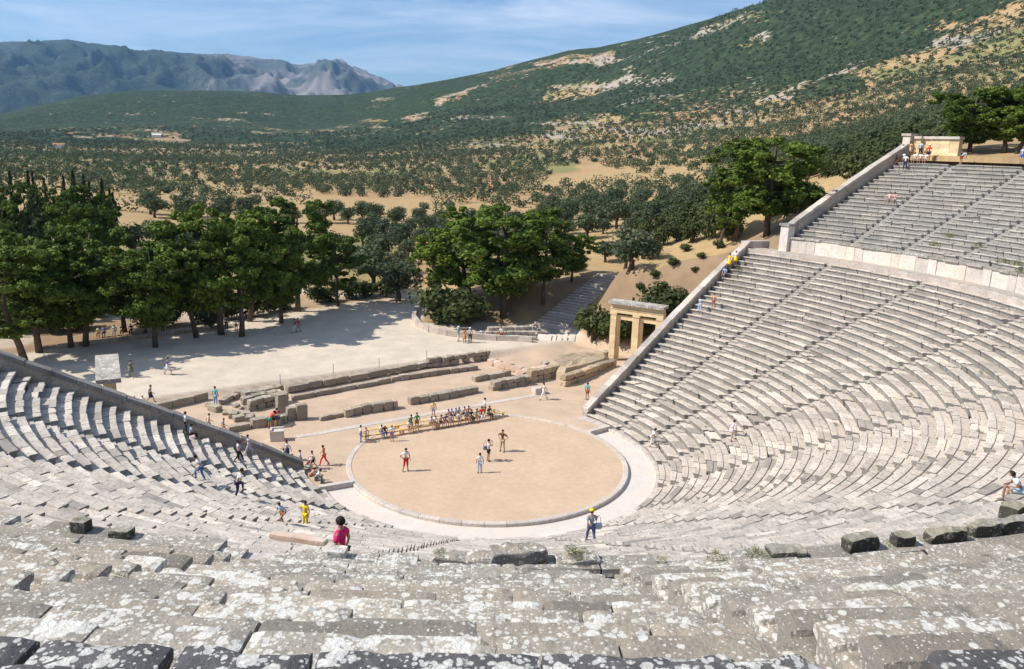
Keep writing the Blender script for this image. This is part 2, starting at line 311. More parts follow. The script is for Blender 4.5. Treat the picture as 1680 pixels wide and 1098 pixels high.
def far_z(x, y):
    dx = x-CX; dy = y-CY; d = np.hypot(dx, dy)+1e-6; a = np.arctan2(dx, dy); a = np.clip(a, _caz[0], _caz[-1]-1e-6)
    i = np.clip(np.searchsorted(_caz, a)-1, 0, len(_caz)-2); f = (a-_caz[i])/(_caz[i+1]-_caz[i])
    D = _cd[i]*(1-f[..., None])+_cd[i+1]*f[..., None]; Z = _cz[i]*(1-f[..., None])+_cz[i+1]*f[..., None]; ld = np.log(d)
    z = Z[..., 0].copy()
    for k in range(11):
        t_ = np.clip((ld-D[..., k])/(D[..., k+1]-D[..., k]), 0, 1)
        if k in (6, 7, 9, 10): t_ = t_*t_*(3-2*t_) if k in (7, 10) else 1-(1-t_)**1.35 if k == 6 else t_**1.15
        z = np.where(ld > D[..., k], Z[..., k]*(1-t_)+Z[..., k+1]*t_, z)
    s1 = np.exp(-((ld-D[..., 7])/.12)**2); s2 = np.exp(-((ld-D[..., 10])/.10)**2)
    am = sst(300, 1800, d)*14*(1-.75*s1)*(1-sst(2800, 4000, d))
    z = z+am*(fbm(x/170., y/170., 4, 3)-.5)*2
    g = 1-np.abs(fbm(x/900., y/900., 6, 9)*2-1)**.7; g2 = 1-np.abs(fbm(x/260., y/260., 5, 19)*2-1); z = z+sst(4800, 6800, d)*(1-.85*s2)*((g-.45)*330+(g2-.6)*190)*(1-sst(9000, 10000, d))
    return z
def H(x, y):
    x = np.asarray(x, float); y = np.asarray(y, float); shp = np.broadcast(x, y).shape; x = np.broadcast_to(x, shp).ravel().copy(); y = np.broadcast_to(y, shp).ravel().copy()
    r = np.hypot(x, y); az = np.degrees(np.arctan2(y, x)); u = x*EX[0]+y*EX[1]; v = x*ES[0]+y*ES[1]
    d = np.hypot(x-CX, y-CY)
    # parodos level, raised terrace behind the stage building
    t = (y-16.8)-(x+18.3)*.64
    near = .62*sst(-.25, .25, t)*(1-sst(8, 13, x))+.35*sst(8, 13, x)*sst(18, 24, y)
    mound = 2.7*sst(41, 58, y+.35*x*0)*sst(-11, -2, x)*(1-sst(60, 90, np.abs(x-10)))
    mound = np.maximum(mound, 1.2*sst(39, 44, y)*sst(-7, 0, x))
    near = near+mound*(1-sst(5, 40, x)*0)
    e = np.full(x.shape, -9.)
    sel = d < 260; xm = np.abs(u)*EX[0]+v*ES[0]; ym = np.abs(u)*EX[1]+v*ES[1]; sm = (xm+ym)/math.sqrt(2); stp = np.where(u < 0, 1.9, 1.)
    for ex, ey, ez, sl_ in _emb: e[sel] = np.maximum(e[sel], ez-sl_*stp[sel]*np.maximum(0, np.hypot(xm[sel]-ex, ym[sel]-ey)-(2.5 if sl_ < .3 else .4)))
    e = e*sst(30, 37, sm)-.5*(1-sst(30, 33, sm))
    near = np.maximum(near, e)
    near = near+.05*(fbm(x/3, y/3, 3, 5)-.5)*2*sst(.1, 1.2, mound+np.maximum(e, 0))*4
    tt = np.clip(((x-5.9)*9.7+(y-37.5)*13.2)/(9.7**2+13.2**2), -.12, 1.12); dp = np.hypot(x-5.9-9.7*tt, y-37.5-13.2*tt); zp = .65+5.35*np.clip(tt, 0, 1)
    fz = far_z(x, y); wv = sst(106, 150, d); z = near*(1-wv)+fz*wv
    z = np.where((d > 100) & (e > z), z*(1-sst(200, 120, d)*0)*1., z); z = np.maximum(z, np.where(d < 200, e, -99))*1.
    wp = sst(2.6, 8, dp); z = z*wp+zp*(1-wp)
    # inside the theatre the ground lies under the seats
    phi = np.degrees(np.arccos(np.clip(v/np.maximum(r, 1e-6), -1, 1))); pe = 121.5-azend(r)
    ins = (phi > pe+.2) & (r > 12.9); z = np.where(ins, np.where(r < 57, S(np.maximum(r-1.7, 12.4))-.85, S(r)), z)
    z = np.where((r < 13.4) & ((v < .95) | (r < 9.95)), -.6, z)
    return z.reshape(shp)
def ray(px, py): 
    d = FW+(px-840)/FPX*RT-(py-549)/FPX*UP; return d
def gnd(px, py, z=0.):
    d = ray(px, py); t = (z-CZ)/d[2]; return CAM+t*d
_ts = np.concatenate([np.arange(30, 300, .5), np.geomspace(300, 9000, 900)])
def onH(px, py):
    d = ray(px, py); P = CAM+_ts[:, None]*d; h = P[:, 2]-H(P[:, 0], P[:, 1]); i = np.where(h < 0)[0]
    if len(i) == 0: return None
    i = i[0]
    if i == 0: return P[0]
    s = h[i-1]/(h[i-1]-h[i]); p = P[i-1]*(1-s)+P[i]*s; p[2] = float(H(p[0], p[1])); return p
def cone(px, py, low=True):
    d = ray(px, py); t = np.linspace(1, 150, 8000); P = CAM+t[:, None]*d; r = np.hypot(P[:, 0], P[:, 1])
    s = (Z0+(r-R0)*RISE/ROW) if low else (ZU+(r-RU)*RISE/ROW); ok = ((r > R0-.2) & (r < RD+.1)) if low else ((r > RU-.2) & (r < 57)); h = P[:, 2]-s
    i = np.where(ok[1:] & (h[:-1] > 0) & (h[1:] <= 0))[0]; i = i[-1] if len(i) else int(np.argmin(np.abs(h)+100*(~ok)))
    p = P[i].copy(); r = float(np.hypot(p[0], p[1])); k = math.floor((r-(R0 if low else RU))/ROW+1e-6); k = max(0, k); rr = (R0 if low else RU)+k*ROW+.42
    p[:2] *= rr/r; p[2] = (Z0 if low else ZU)+k*RISE-.045; return p
def terrain():
    az = np.concatenate([np.linspace(-180, -62, 50), np.linspace(-60, -40, 40), np.linspace(-39.8, 39.8, 560), np.linspace(40, 60, 40), np.linspace(62, 178, 50)])
    d = np.concatenate([[.5, 6, 12, 18, 24], np.arange(28, 118, .34), np.geomspace(118.4, 1000, 230), np.geomspace(1010, 3600, 110), np.geomspace(3700, 9200, 190), np.geomspace(9300, 13000, 20)])
    A, D = np.meshgrid(np.radians(az), d, indexing='ij'); X = CX+D*np.sin(A); Y = CY+D*np.cos(A); Z = H(X, Y); n, m = X.shape
    # earth colours
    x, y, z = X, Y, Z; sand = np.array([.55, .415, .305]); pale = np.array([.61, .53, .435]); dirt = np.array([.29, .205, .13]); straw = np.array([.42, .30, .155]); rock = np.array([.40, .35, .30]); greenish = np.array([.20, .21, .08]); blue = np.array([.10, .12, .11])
    def lerp(a, b, f): return a*(1-f[..., None])+b*f[..., None]
    t = (y-16.8)-(x+18.3)*.64
    c = np.broadcast_to(sand, X.shape+(3,)).copy(); c = lerp(c, pale, sst(-1, 1, t)*(1-sst(12, 20, x)*.3))
    emb = np.maximum(sst(1.1, 1.8, z+.6*(fbm(x/4, y/4, 3, 2)-.5)), sst(40.6, 41.6, y+.12*(x-0))*sst(-9.5, -8, x))*(D < 200)*(1-sst(28, 30, x+0*y)*sst(46, 50, np.hypot(x, y))*0); c = lerp(c, dirt, emb)
    c = lerp(c, straw, sst(.5, .62, fbm(x/7, y/7, 4, 8))*emb*.8)
    bt = sst(.5, 3, y-(35.5+(x+34)*1.12)+1.5*(fbm(x/3, y/3, 3, 44)-.5))*(x < -8)*(x > -70); c = lerp(c, dirt*1.1, bt*(D < 130)*(.45+.55*sst(.42, .52, fbm(x/9, y/9, 3, 45))))
    far = sst(100, 125, D+6*(fbm(x/9, y/9, 3, 4)-.5)); c = lerp(c, straw, far)
    f1 = fbm(x/60, y/60, 4, 11); c = lerp(c, np.array([.40, .26, .14]), far*sst(.5, .62, f1)); c = lerp(c, greenish, far*sst(.56, .70, fbm(x/35, y/90, 4, 15))*.8)
    sa_ = A*1000; rk = (.5+.5*sst(-.15, .1, A))*np.maximum(sst(.63, .69, fbm(x/60, y/60, 6, 21)), sst(.60, .66, fbm(sa_/95, z/9+sa_/220, 5, 23))*sst(.45, .55, fbm(x/230, y/230, 3, 24)))*sst(500, 900, D); c = lerp(c, rock, rk*.9)
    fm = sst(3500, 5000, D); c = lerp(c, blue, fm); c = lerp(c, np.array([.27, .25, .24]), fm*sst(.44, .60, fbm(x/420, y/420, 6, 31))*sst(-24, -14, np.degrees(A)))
    pth = sst(1.6, .9, np.abs((y-62)-(x+30)*-.1-3*np.sin(x/14.)))*(x < -10)*(D > 95); c = lerp(c, pale, pth*.8)
    veg = sst(380, 620, D)*.50+sst(700, 1200, D)*.27-.20*sst(.50, .58, fbm(x/90, y/160, 5, 40))*sst(500, 900, D)
    A0 = np.degrees(A); veg = veg+sst(6, 24, A0)*sst(500, 800, D)*.16+sst(900, 1150, D)*.10; veg = veg+sst(4, -4, A0)*sst(1500, 1900, D)*.12
    veg = veg-.22*rk*sst(700, 1200, D)-.12*sst(.50, .62, fbm(sa_/140, z/16+3, 4, 27))*sst(500, 800, D)*sst(2200, 1500, D); veg = np.where(D > 3500, .40+.25*(fbm(x/500, y/500, 4, 50)-.5)-.25*A0/20*0+.22*sst(-14, -22, A0), veg)
    V = np.stack([X, Y, Z], -1).reshape(-1, 3); I = np.arange(n*m).reshape(n, m)
    F = np.stack([I[:-1, :-1], I[:-1, 1:], I[1:, 1:], I[1:, :-1]], -1).reshape(-1, 4)[:, ::-1]
    wr = np.stack([I[-1, :-1], I[-1, 1:], I[0, 1:], I[0, :-1]], -1)[:, ::-1]; F = np.concatenate([F, wr])
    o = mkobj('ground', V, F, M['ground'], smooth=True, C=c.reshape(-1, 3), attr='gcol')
    a = o.data.attributes.new('veg', 'FLOAT', 'POINT'); a.data.foreach_set('value', veg.ravel().astype(np.float32))
    tag(o, kind='structure')
terrain()

# ------------------------------------------------------------------ orchestra
def annulus(r0, r1, a0, a1, z0, z1, n, mb, cc=.5, prof=None, rim=None):
    """ring of stone blocks, rounded section"""
    pr = prof or [(r0, z0), (r0, z1-.02), (r0+.03, z1), (r1-.05, z1), (r1, z1-.05), (r1, z0)]
    for k in range(n):
        b0 = a0+(a1-a0)*k/n+.08; b1 = a0+(a1-a0)*(k+1)/n-.08; ss = max(2, int(abs(b1-b0)/3)+1); V = []
        for s in range(ss+1):
            a = radians(b0+(b1-b0)*s/ss)
            for r, z in pr: V.append((r*cos(a), r*sin(a), z))
        m = len(pr); F = [(s*m+i, s*m+(i+1) % m, (s+1)*m+(i+1) % m, (s+1)*m+i) for s in range(ss) for i in range(m)]
        F += [tuple(range(m))[::-1], tuple(ss*m+i for i in range(m))]
        mb.add(V, F, rng.uniform(.35, .8) if cc is None else cc)
def disc():
    n = 96; V = [(0, 0, 0)]; F = []
    for k in range(n): a = 2*pi*k/n; V.append((9.8*cos(a), 9.8*sin(a), 0))
    F = [(0, 1+k, 1+(k+1) % n) for k in range(n)]
    tag(mkobj('orchestra_floor', V, F, M['sand']), kind='structure')
    V = []; F = []; n = 80
    for k in range(n+1):
        a = radians(-153.5+190.5*k/n)
        for r in (10.1, 12.6): V.append((r*cos(a), r*sin(a), -.21))
    F = [(2*k, 2*k+1, 2*k+3, 2*k+2) for k in range(n)]
    mkobj('drainage_channel_floor', V, F, M['drain'], C=np.full(len(V), .6))['kind'] = 'structure'
disc()
mb = MB(); annulus(9.77, 10.15, -153.5, 206.5, -.4, .035, 46, mb, None); o = mb.build('orchestra_ring', M['marble'])
tag(o, 'low round stone border encircling the sandy orchestra floor', 'kerb')
mb = MB(); annulus(12.02, 12.32, -153.5, 37.3, -.4, -.02, 40, mb, None); annulus(12.02, 12.9, 37.3, 52, -.2, .03, 4, mb, None); o = mb.build('channel_kerb', M['marble'])
tag(o, 'pale outer kerb of the drainage channel at the foot of the seats', 'kerb')
for az, lab in ((37.3, 'pale stone bar closing the right end of the drainage channel'), (-153.5, 'pale stone bar closing the left end of the drainage channel')):
    mb = MB(); p = polar(az, 11.25, -.05); mb.box(p, (2.3, .42, .4), radians(az), .6, .01); o = mb.build('channel_end_stone', M['marble'])
    tag(o, lab, 'stone bar', 'stones closing the channel')
a, b = gnd(487, 717), gnd(905, 644); d = b-a; mb = MB(); n = 14
for k in range(n):
    c = a+d*(k+.5)/n; mb.box((c[0], c[1], .0), (np.linalg.norm(d)/n-.02, .62 if k < n-3 else .5, .05), math.atan2(d[1], d[0]), rng.uniform(.45, .75))
tag(mb.build('marble_strip', M['marble']), 'long straight pale marble strip set in the ground before the stage ruins', 'paving strip')

# ------------------------------------------------------------------ the seating
ST_LOW = [31.9, 16.3, -2.1, -21, -39.8, -58.5, -77.2, -96, -114.9, -133.3, -148.9]
_mids = [(ST_LOW[i]+ST_LOW[i+1])/2 for i in range(10)]
ST_UP = sorted([s-.4 for s in ST_LOW]+[m-.3 for m in _mids], reverse=True)
def bulge(az):
    d = np.maximum(0, (np.asarray(az, float)-16))/38; d2 = np.maximum(0, (-133-np.asarray(az, float)))/34; return .75*np.clip(np.maximum(d, d2), 0, 1)**2
def segs(r, ends, stairs, w=.72):
    hi, lo = ends; hw = math.degrees(w/2/r); cuts = [s for s in stairs if lo+1 < s < hi-1]; out = []; cur = hi
    for s in cuts: out.append((cur, s+hw)); cur = s-hw
    out.append((cur, lo)); return out
PROF = [(0, -.03), (.03, 0), (.37, -.005), (.40, -.06), (.86, -.065), (.86, -.48), (.13, -.48), (.10, -.14), (.01, -.10)]
def near_w(x, y): return math.hypot(x-CX, y-CY)
def block(mb, r, z, a0, a1, low, wear=1., prof=PROF):
    L_ = radians(abs(a1-a0))*r; am = (a0+a1)/2; mx_, my_ = r*cos(radians(am)), r*sin(radians(am)); dn = near_w(mx_, my_); wear = wear*(.45 if dn < 15 and not low else 1.)
    fine = dn < 15 and abs(math.atan2(mx_-CX, my_-CY)) < 1.1
    ns = max(1, int(L_/.9)+1) if not fine else max(4, int(L_/.10)); pr = prof
    if fine:
        q = []
        for i, (p0, p1) in enumerate(zip(prof, prof[1:]+prof[:1])):
            k = max(1, int(math.hypot(p1[0]-p0[0], p1[1]-p0[1])/.085)) if i in (1, 2, 3) or i in (7, 8, 0) else 1
            for j in range(k): q.append((p0[0]+(p1[0]-p0[0])*j/k, p0[1]+(p1[1]-p0[1])*j/k))
        pr = q
    dr = rng.normal(0, .014)*wear; dz = rng.normal(0, .008)*wear; tl = rng.normal(0, .006)*wear; tr = rng.normal(0, .008)*wear; rot = rng.normal(0, .006)*wear
    if rng.random() < .07*wear: dr += rng.uniform(.03, .14); dz -= rng.uniform(.02, .08); tl += rng.normal(0, .04)
    P = np.array(pr); m = len(pr); chip0, chip1 = rng.random(2) < .18
    aa = np.linspace(a0, a1, ns+1); V = np.zeros((ns+1, m, 3)); bl = bulge(aa) if low else aa*0
    for s in range(ns+1):
        f = s/ns-.5; R = r+bl[s]+P[:, 0]+dr+rot*f*L_; Zz = z+P[:, 1]+dz+tl*f*L_+tr*P[:, 0]
        if (s == 0 and chip0) or (s == ns and chip1): R = R+np.where(P[:, 0] < .05, .05, 0); Zz = Zz-np.where((P[:, 0] < .05) & (P[:, 1] > -.1), .035, 0)
        a = radians(aa[s]); V[s, :, 0] = R*cos(a); V[s, :, 1] = R*sin(a); V[s, :, 2] = Zz
    if fine:
        X = V[..., 0]; Y = V[..., 1]; top = np.where(P[:, 1] > -.2, 1., .4)[None]; ns_ = fbm(X*7, Y*7+z*3, 4, 61)-.5; ed = fbm(X*3.1+9, Y*3.1, 4, 71)-.5
        V[..., 2] += top*(ns_*.018+ed*.018); nose = (P[:, 0] < .06)[None]*1.; V[..., 2] -= nose*np.clip(ed-.06, 0, 1)*.30
        rad = np.stack([X, Y], -1)/np.hypot(X, Y)[..., None]; V[..., :2] += rad*(nose*(ns_*.03+np.clip(ed-.04, 0, 1)*.10)*1.)[..., None]
        # worn, rounded block ends
        for e_, s_ in ((0, 1), (ns, -1)): V[e_, :, 2] -= top[0]*.02
    F = [(s*m+i, s*m+(i+1) % m, (s+1)*m+(i+1) % m, (s+1)*m+i) for s in range(ns) for i in range(m)]
    F += [tuple(range(m))[::-1], tuple(ns*m+i for i in range(m))]
    mb.add(V.reshape(-1, 3), F, float(np.clip(rng.normal(.52, .25), 0, 1)))
def rowmesh(r, z, ends, stairs, low, wear, prof=PROF, gap=.018):
    mb = MB()
    for hi, lo in segs(r, ends, stairs):
        a = hi
        while a > lo+1e-4:
            L_ = rng.choice([.75, .95, 1.2, 1.5, 1.9]); b = a-math.degrees(L_/r)
            if b < lo+math.degrees(.5/r): b = lo
            g = math.degrees(gap*rng.uniform(.5, 1.6)/r); block(mb, r, z, a-g, b+g, low, wear, prof); a = b
    return mb
ORD = ['first', 'second', 'third', 'fourth', 'fifth', 'sixth', 'seventh', 'eighth', 'ninth', 'tenth', 'eleventh', 'twelfth', 'thirteenth', 'fourteenth', 'fifteenth', 'sixteenth', 'seventeenth', 'eighteenth', 'nineteenth', 'twentieth', 'twenty-first', 'twenty-second']
def wedges(stairs, n, r0, z0, low):
    cuts = stairs; nw = len(cuts)+1; roots = []
    for k in range(nw):
        lab = ('%s wedge of pale lower seat rows, counted from the right retaining wall' if low else '%s wedge of grey upper seat rows, counted from the steep upper wall') % ORD[k]
        roots.append(empty('seating_wedge', (0, 0, 0), label=lab, cat='seating', group='wedges of the lower seating' if low else 'wedges of the upper seating'))
    for i in range(n):
        r = r0+i*ROW; z = z0+i*RISE; e = float(azend(max(r, 13.0)))-.3; hw = math.degrees(.38/r); end = 243-e-360; hi = e; j = 0
        for k in range(nw):
            lo = cuts[k]+hw if k < nw-1 else end
            if k == 0: hi = e
            else: hi = cuts[k-1]-hw
            lo = max(lo, end)
            if hi-lo < math.degrees(.3/r): continue
            mb = MB(); a = hi
            while a > lo+1e-4:
                L_ = rng.choice([.75, .95, 1.2, 1.5, 1.9]); b = a-math.degrees(L_/r)
                if b < lo+math.degrees(.5/r): b = lo
                g = math.degrees(.018*rng.choice([.6, 1., 1.3, 2.6], p=[.4, .3, .2, .1])/r); block(mb, r, z, a-g, b+g, low, 1.5 if low and i < 2 else 1., PROF); a = b
            mb.build('seat_row', M['seat_low'] if low else M['near_shade_tone'] if i >= 13 and -128 < (hi+lo)/2 < -55 else M['near'] if (hi+lo)/2 < -38 else M['seat_up'], roots[k])
wedges(ST_LOW, NLOW, R0, Z0, True); ST_UP = [s_ for s_ in ST_UP if -155 < s_ < 35]
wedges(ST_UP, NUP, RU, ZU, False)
def stair(az, r0, z0, n, low, mat, parent, nm='stairway'):
    mb = MB()
    for i in range(n):
        r = r0+i*ROW; z = z0+i*RISE; hw = math.degrees(.38/r)
        for k, (o0, o1, dz) in enumerate(((.02, .395, -.33), (.395, .77, -.16))):
            bl = float(bulge(az)) if low else 0; V = []
            for rr in (r+o0+bl, r+o1+bl):
                for s in (-1, 1):
                    for zz in (z-.75, z+dz+rng.normal(0, .01)): V.append(polar(az+s*(hw-.01), rr, zz))
            mb.add(V, [(1, 3, 7, 5), (0, 1, 5, 4), (2, 6, 7, 3), (0, 2, 3, 1), (4, 5, 7, 6)], rng.uniform(.2, .6))
    return mb.build(nm, mat, parent)
for k_, s in enumerate(ST_LOW): tag(stair(s, R0, Z0, NLOW, True, M['seat_low'], None), ORD[k_]+' narrow stairway between the lower seats, counted from the right retaining wall', 'stairs', 'stairways of the lower seating')
for k_, s in enumerate(ST_UP): tag(stair(s, RU, ZU, NUP, False, M['near'] if s < -38 else M['seat_up'], None), ORD[k_]+' narrow stairway between the grey upper seats, counted from the steep upper wall', 'stairs', 'stairways of the upper seating')
upper = empty('podium', (0, 0, 0), label='white slab wall with a grey ledge separating walkway and upper seats', cat='wall')
# walkway between the banks, podium wall, top walkway
def floor_ring(name, r0, r1, z, e, mat, parent=None):
    n = 110; V = []
    for k in range(n+1):
        a = e+(243-2*e-360)*k/n
        V.append(polar(a, r0, z)); V.append(polar(a, r1, z))
    F = [(2*k, 2*k+1, 2*k+3, 2*k+2)[::-1] for k in range(n)]
    return mkobj(name, V, F, mat, parent, C=np.full(len(V), .6))
tag(floor_ring('walkway', RD-.1, RU+.4, ZD-.04, 47.0, M['wall']), kind='structure')
tag(floor_ring('top_walkway', 55.9, 57.6, 22.12, 37.5, M['wall']), kind='structure')
tag(floor_ring('channel_side_step', 12.2, 13.4, -.06, 52.5, M['coping']), kind='structure')
pw = MB(); a = 40.6
while a > -157.6+.1:
    if any(abs(a-1-s) < 1.6 for s in ST_UP) and rng.random() < 1:
        s = min(ST_UP, key=lambda q: abs(q-(a-1)))
    b = a-math.degrees(rng.choice([.9, 1.3, 1.7])/RU); b = max(b, -157.6); dr = rng.normal(0, .02); hz = ZU-.14+rng.normal(0, .02); cc = rng.uniform(.45, 1)
    V = []
    for rr in (RU-.02+dr, RU+.35):
        for q in (a-.02, b+.02):
            for zz in (ZD-.3, hz): V.append(polar(q, rr, zz))
    pw.add(V, [(0, 1, 3, 2), (4, 6, 7, 5), (0, 4, 5, 1), (2, 3, 7, 6), (1, 5, 7, 3)], cc); a = b
pw.build('podium_wall', M['marble'], upper)
cp = MB(); a = 40.6
while a > -157.6+.1:
    b = max(-157.6, a-math.degrees(rng.choice([.8, 1.2, 1.6])/RU))
    if rng.random() < .86: 
        V = []
        dr = rng.normal(0, .03); zz0 = ZU-.12; zz1 = ZU+.06+rng.normal(0, .015)
        for rr in (RU-.14+dr, RU+.42):
            for q in (a-.03, b+.03):
                for zz in (zz0, zz1): V.append(polar(q, rr, zz))
        cp.add(V, [(0, 1, 3, 2), (4, 6, 7, 5), (0, 4, 5, 1), (2, 3, 7, 6), (1, 5, 7, 3), (0, 2, 6, 4)], rng.uniform(.1, .7))
    a = b
kr = MB(); annulus(RD-.12, RD+.25, 47, -164, ZD-.8, ZD+.01, 130, kr, None); tag(kr.build('walkway_kerb', M['coping']), 'curved stone kerb between the top lower row and the walkway', 'kerb')
cp.build('podium_ledge', M['near'], upper)

# ------------------------------------------------------------------ end walls
def endwall(name, side, r0, r1, zoff, thick, label, lowbase=-.3, cap=.30, step=1.3, outer=0., mat='wall', seg=None, copm='coping'):
    root = empty(name, (0, 0, 0), label=label, cat='wall'); w_ = MB(); c_ = MB()
    n = int((r1-r0)/step); pts = []
    for k in range(n+1):
        r = r0+(r1-r0)*k/n; a = float(azend(r if r0 < 38 else max(r, 39.6)))
        if side < 0: a = 243-a
        p = polar(a, r); pts.append(p)
    d = pts[-1]-pts[0]; d /= np.linalg.norm(d); nn = np.array([-d[1], d[0], 0])*(1 if side > 0 else -1)
    for k in range(n):
        ra, rb = r0+(r1-r0)*k/n, r0+(r1-r0)*(k+1)/n; za = Z0+(ra-R0)*RISE/ROW if r0 < 38 else ZU+(ra-RU)*RISE/ROW; zb = Z0+(rb-R0)*RISE/ROW if r0 < 38 else ZU+(rb-RU)*RISE/ROW
        za += zoff*(float(sst(12.5, 18, ra))*.75+.25) if r0 < 38 else zoff; zb += zoff*(float(sst(12.5, 18, rb))*.75+.25) if r0 < 38 else zoff
        for (t0, t1, dz, hb, M_, mcol) in ((0, thick, -cap, None, w_, rng.uniform(.2, .8)), (-.08, thick+.08, 0, cap, c_, rng.uniform(.4, .8))):
            V = []
            for p, z in ((pts[k], za), (pts[k+1], zb)):
                j = rng.normal(0, .02)
                for t in (t0, t1):
                    q = p+nn*(t+outer+rng.normal(0, .012)*(hb is not None))+d*(.018 if p is pts[k] else -.01)*(0 if hb is None else 1); zl = lowbase if hb is None else z-hb+.002
                    V.append((q[0], q[1], zl if hb is not None else min(zl if zl > -5 else z-2.2, z-cap-.05))); V.append((q[0], q[1], z+dz+j))
            M_.add(V, [(1, 3, 7, 5), (0, 1, 5, 4), (2, 6, 7, 3), (0, 2, 3, 1), (4, 5, 7, 6)], mcol if hb is None else rng.uniform(.1, 1))
    w_.build('masonry', M[mat], root); c_.build('coping', M[copm], root); return root, pts, nn
endwall('retaining_wall', 1, 13.0, 38.2, .42, .5, 'long sloping retaining wall with smooth coping climbing beside the stone gate')
endwall('retaining_wall', -1, 13.0, 38.2, .42, .45, 'dark sloping retaining wall at left with a row of children behind it', copm='cornice')
er = endwall('upper_end_wall', 1, 39.7, 57.2, 1.15, .6, 'steep stone end wall of the upper seats climbing to the group of people at the top', lowbase=-9)
def blk(mb, c, d, rz, cc=None, jit=.03, tilt=(0, 0)): mb.box(c, d, rz, rng.uniform(.2, .9) if cc is None else cc, jit, tilt)
# end pilasters of the upper wall
ang = math.atan2(*(er[1][-1]-er[1][0])[1::-1][:2]) if False else math.atan2((er[1][-1]-er[1][0])[1], (er[1][-1]-er[1][0])[0])
p = polar(41.0, 39.6); pr_ = empty('end_pilaster', (p[0], p[1], ZD-.2), ang, label='white stone pilaster with a moulded cap at the lower end of the upper wall', cat='pilaster')
m_ = MB(); m_.box((.1, .3, 1.35), (.95, 1.0, 2.7), 0, .9, .015); m_.build('shaft', M['marble'], pr_); m_ = MB(); m_.box((.1, .3, 2.82), (1.2, 1.25, .26), 0, .6, .015); m_.build('cap', M['cornice'], pr_)
p = polar(37.5, 57.2); pr_ = empty('end_pilaster', (p[0], p[1], 21.8), ang, label='stone end block capping the top of the steep upper wall', cat='pilaster')
m_ = MB(); m_.box((.3, .3, 1.45), (.9, .9, 3.0), 0, .8, .015); m_.build('shaft', M['marble'], pr_); m_ = MB(); m_.box((.3, .3, 3.05), (1.2, 1.15, .26), 0, .7, .015); m_.build('cap', M['coping'], pr_)
# back wall fragment at the top
bw = empty('back_wall_fragment', (0, 0, 0), label='pale block wall fragment with a projecting cap behind the people at the top', cat='wall')
b_ = MB(); k_ = MB(); aa = np.linspace(37.3, 32.3, 6)
for i in range(5):
    a0, a1 = aa[i], aa[i+1]; rec = .35 if i == 1 else 0
    for j in range(5):
        V = []
        for rr in (57.5+rec+rng.normal(0, .012), 58.2):
            for q in (a0-.01, a1+.01):
                for zz in (22.0+j*.48+.004, 22.0+(j+1)*.48): V.append(polar(q, rr, zz))
        b_.add(V, [(0, 1, 3, 2), (4, 6, 7, 5), (0, 4, 5, 1), (2, 3, 7, 6), (1, 5, 7, 3)], rng.uniform(.25, 1))
    V = []
    for rr in (57.3+rec, 58.35):
        for q in (a0, a1-.05 if i == 4 else a1):
            for zz in (24.42, 24.7): V.append(polar(q, rr, zz))
    k_.add(V, [(0, 1, 3, 2), (4, 6, 7, 5), (0, 4, 5, 1), (2, 3, 7, 6), (1, 5, 7, 3), (0, 2, 6, 4)], rng.uniform(.5, .9))
b_.build('blocks', M['gate'], bw); k_.build('cap', M['marble'], bw)
# coping turn at the top of the lower right wall
mb = MB(); q0 = polar(47.1, 38.4)
for k in range(3):
    q = q0+np.array([.95*k+.3, .25*k+.2, 0]); mb.box((q[0], q[1], 12.95), (1.0, .75, .9), .26, rng.uniform(.4, .9), .02)
tag(mb.build('wall_return', M['coping']), 'short pale coping turning off the top end of the right retaining wall', 'wall')

RND = .6
# rough stone: subdivided, knocked about box
def rough(mb, c, d, rz=0, amp=.06, cc=None, n=3, seed=0, top=None):
    g = np.linspace(-.5, .5, n+1); V = []; idx = {}
    F = []
    for ax in range(3):
        for s in (-.5, .5):
            for i in range(n):
                for j in range(n):
                    q = []
                    for (u_, v_) in ((i, j), (i+1, j), (i+1, j+1), (i, j+1)):
                        p = [0, 0, 0]; p[ax] = s; p[(ax+1) % 3] = g[u_]; p[(ax+2) % 3] = g[v_]; kk = tuple(np.round(p, 4))
                        if kk not in idx: idx[kk] = len(V); V.append(kk)
                        q.append(idx[kk])
                    F.append(q if s > 0 else q[::-1])
    V = np.array(V, float); L_ = np.linalg.norm(V, axis=1, keepdims=True); V = V*(1-.16*np.clip((L_-.62)/.25, 0, 1)*RND)
    V = V*np.array(d); s0 = rng.uniform(0, 99)
    for a in range(3): V[:, a] += (fbm(V[:, (a+1) % 3]*2.6+s0+a*7, V[:, (a+2) % 3]*2.6+V[:, a]*1.7, 3, a)-.5)*2*amp
    ca, sa = cos(rz), sin(rz); R = np.array([[ca, sa, 0], [-sa, ca, 0], [0, 0, 1]])
    mb.add(V@R+np.array(c), F, rng.uniform(.2, .95) if cc is None else cc)
def loose(name, label, cat, c, d, rz=0, mat='near', amp=.07, n=5, cc=None, group=None):
    mb = MB(); rough(mb, (0, 0, 0), d, 0, amp, cc, n); o = mb.build(name, M[mat], smooth=False); o.location = c; o.rotation_euler = (0, 0, rz); return tag(o, label, cat, group)
# displaced seat blocks and backrests standing on the rim of the upper bank
def rim(px, py, d, lab, mat='near', dz=0., r=None, rz=None, name='stone_block'):
    rr = r or RU+.05; dd = ray(px, py); a = dd[0]**2+dd[1]**2; b = 2*(CAM[0]*dd[0]+CAM[1]*dd[1]); c = CAM[0]**2+CAM[1]**2-rr*rr
    t = (-b-math.sqrt(max(0, b*b-4*a*c)))/(2*a); t2 = (-b+math.sqrt(max(0, b*b-4*a*c)))/(2*a)
    t = t if t > 0 else t2; p = CAM+t*dd; az = math.atan2(p[1], p[0])
    return loose(name, lab, 'stone', (p[0], p[1], p[2]+dz), d, (az+pi/2) if rz is None else rz, mat, .06)
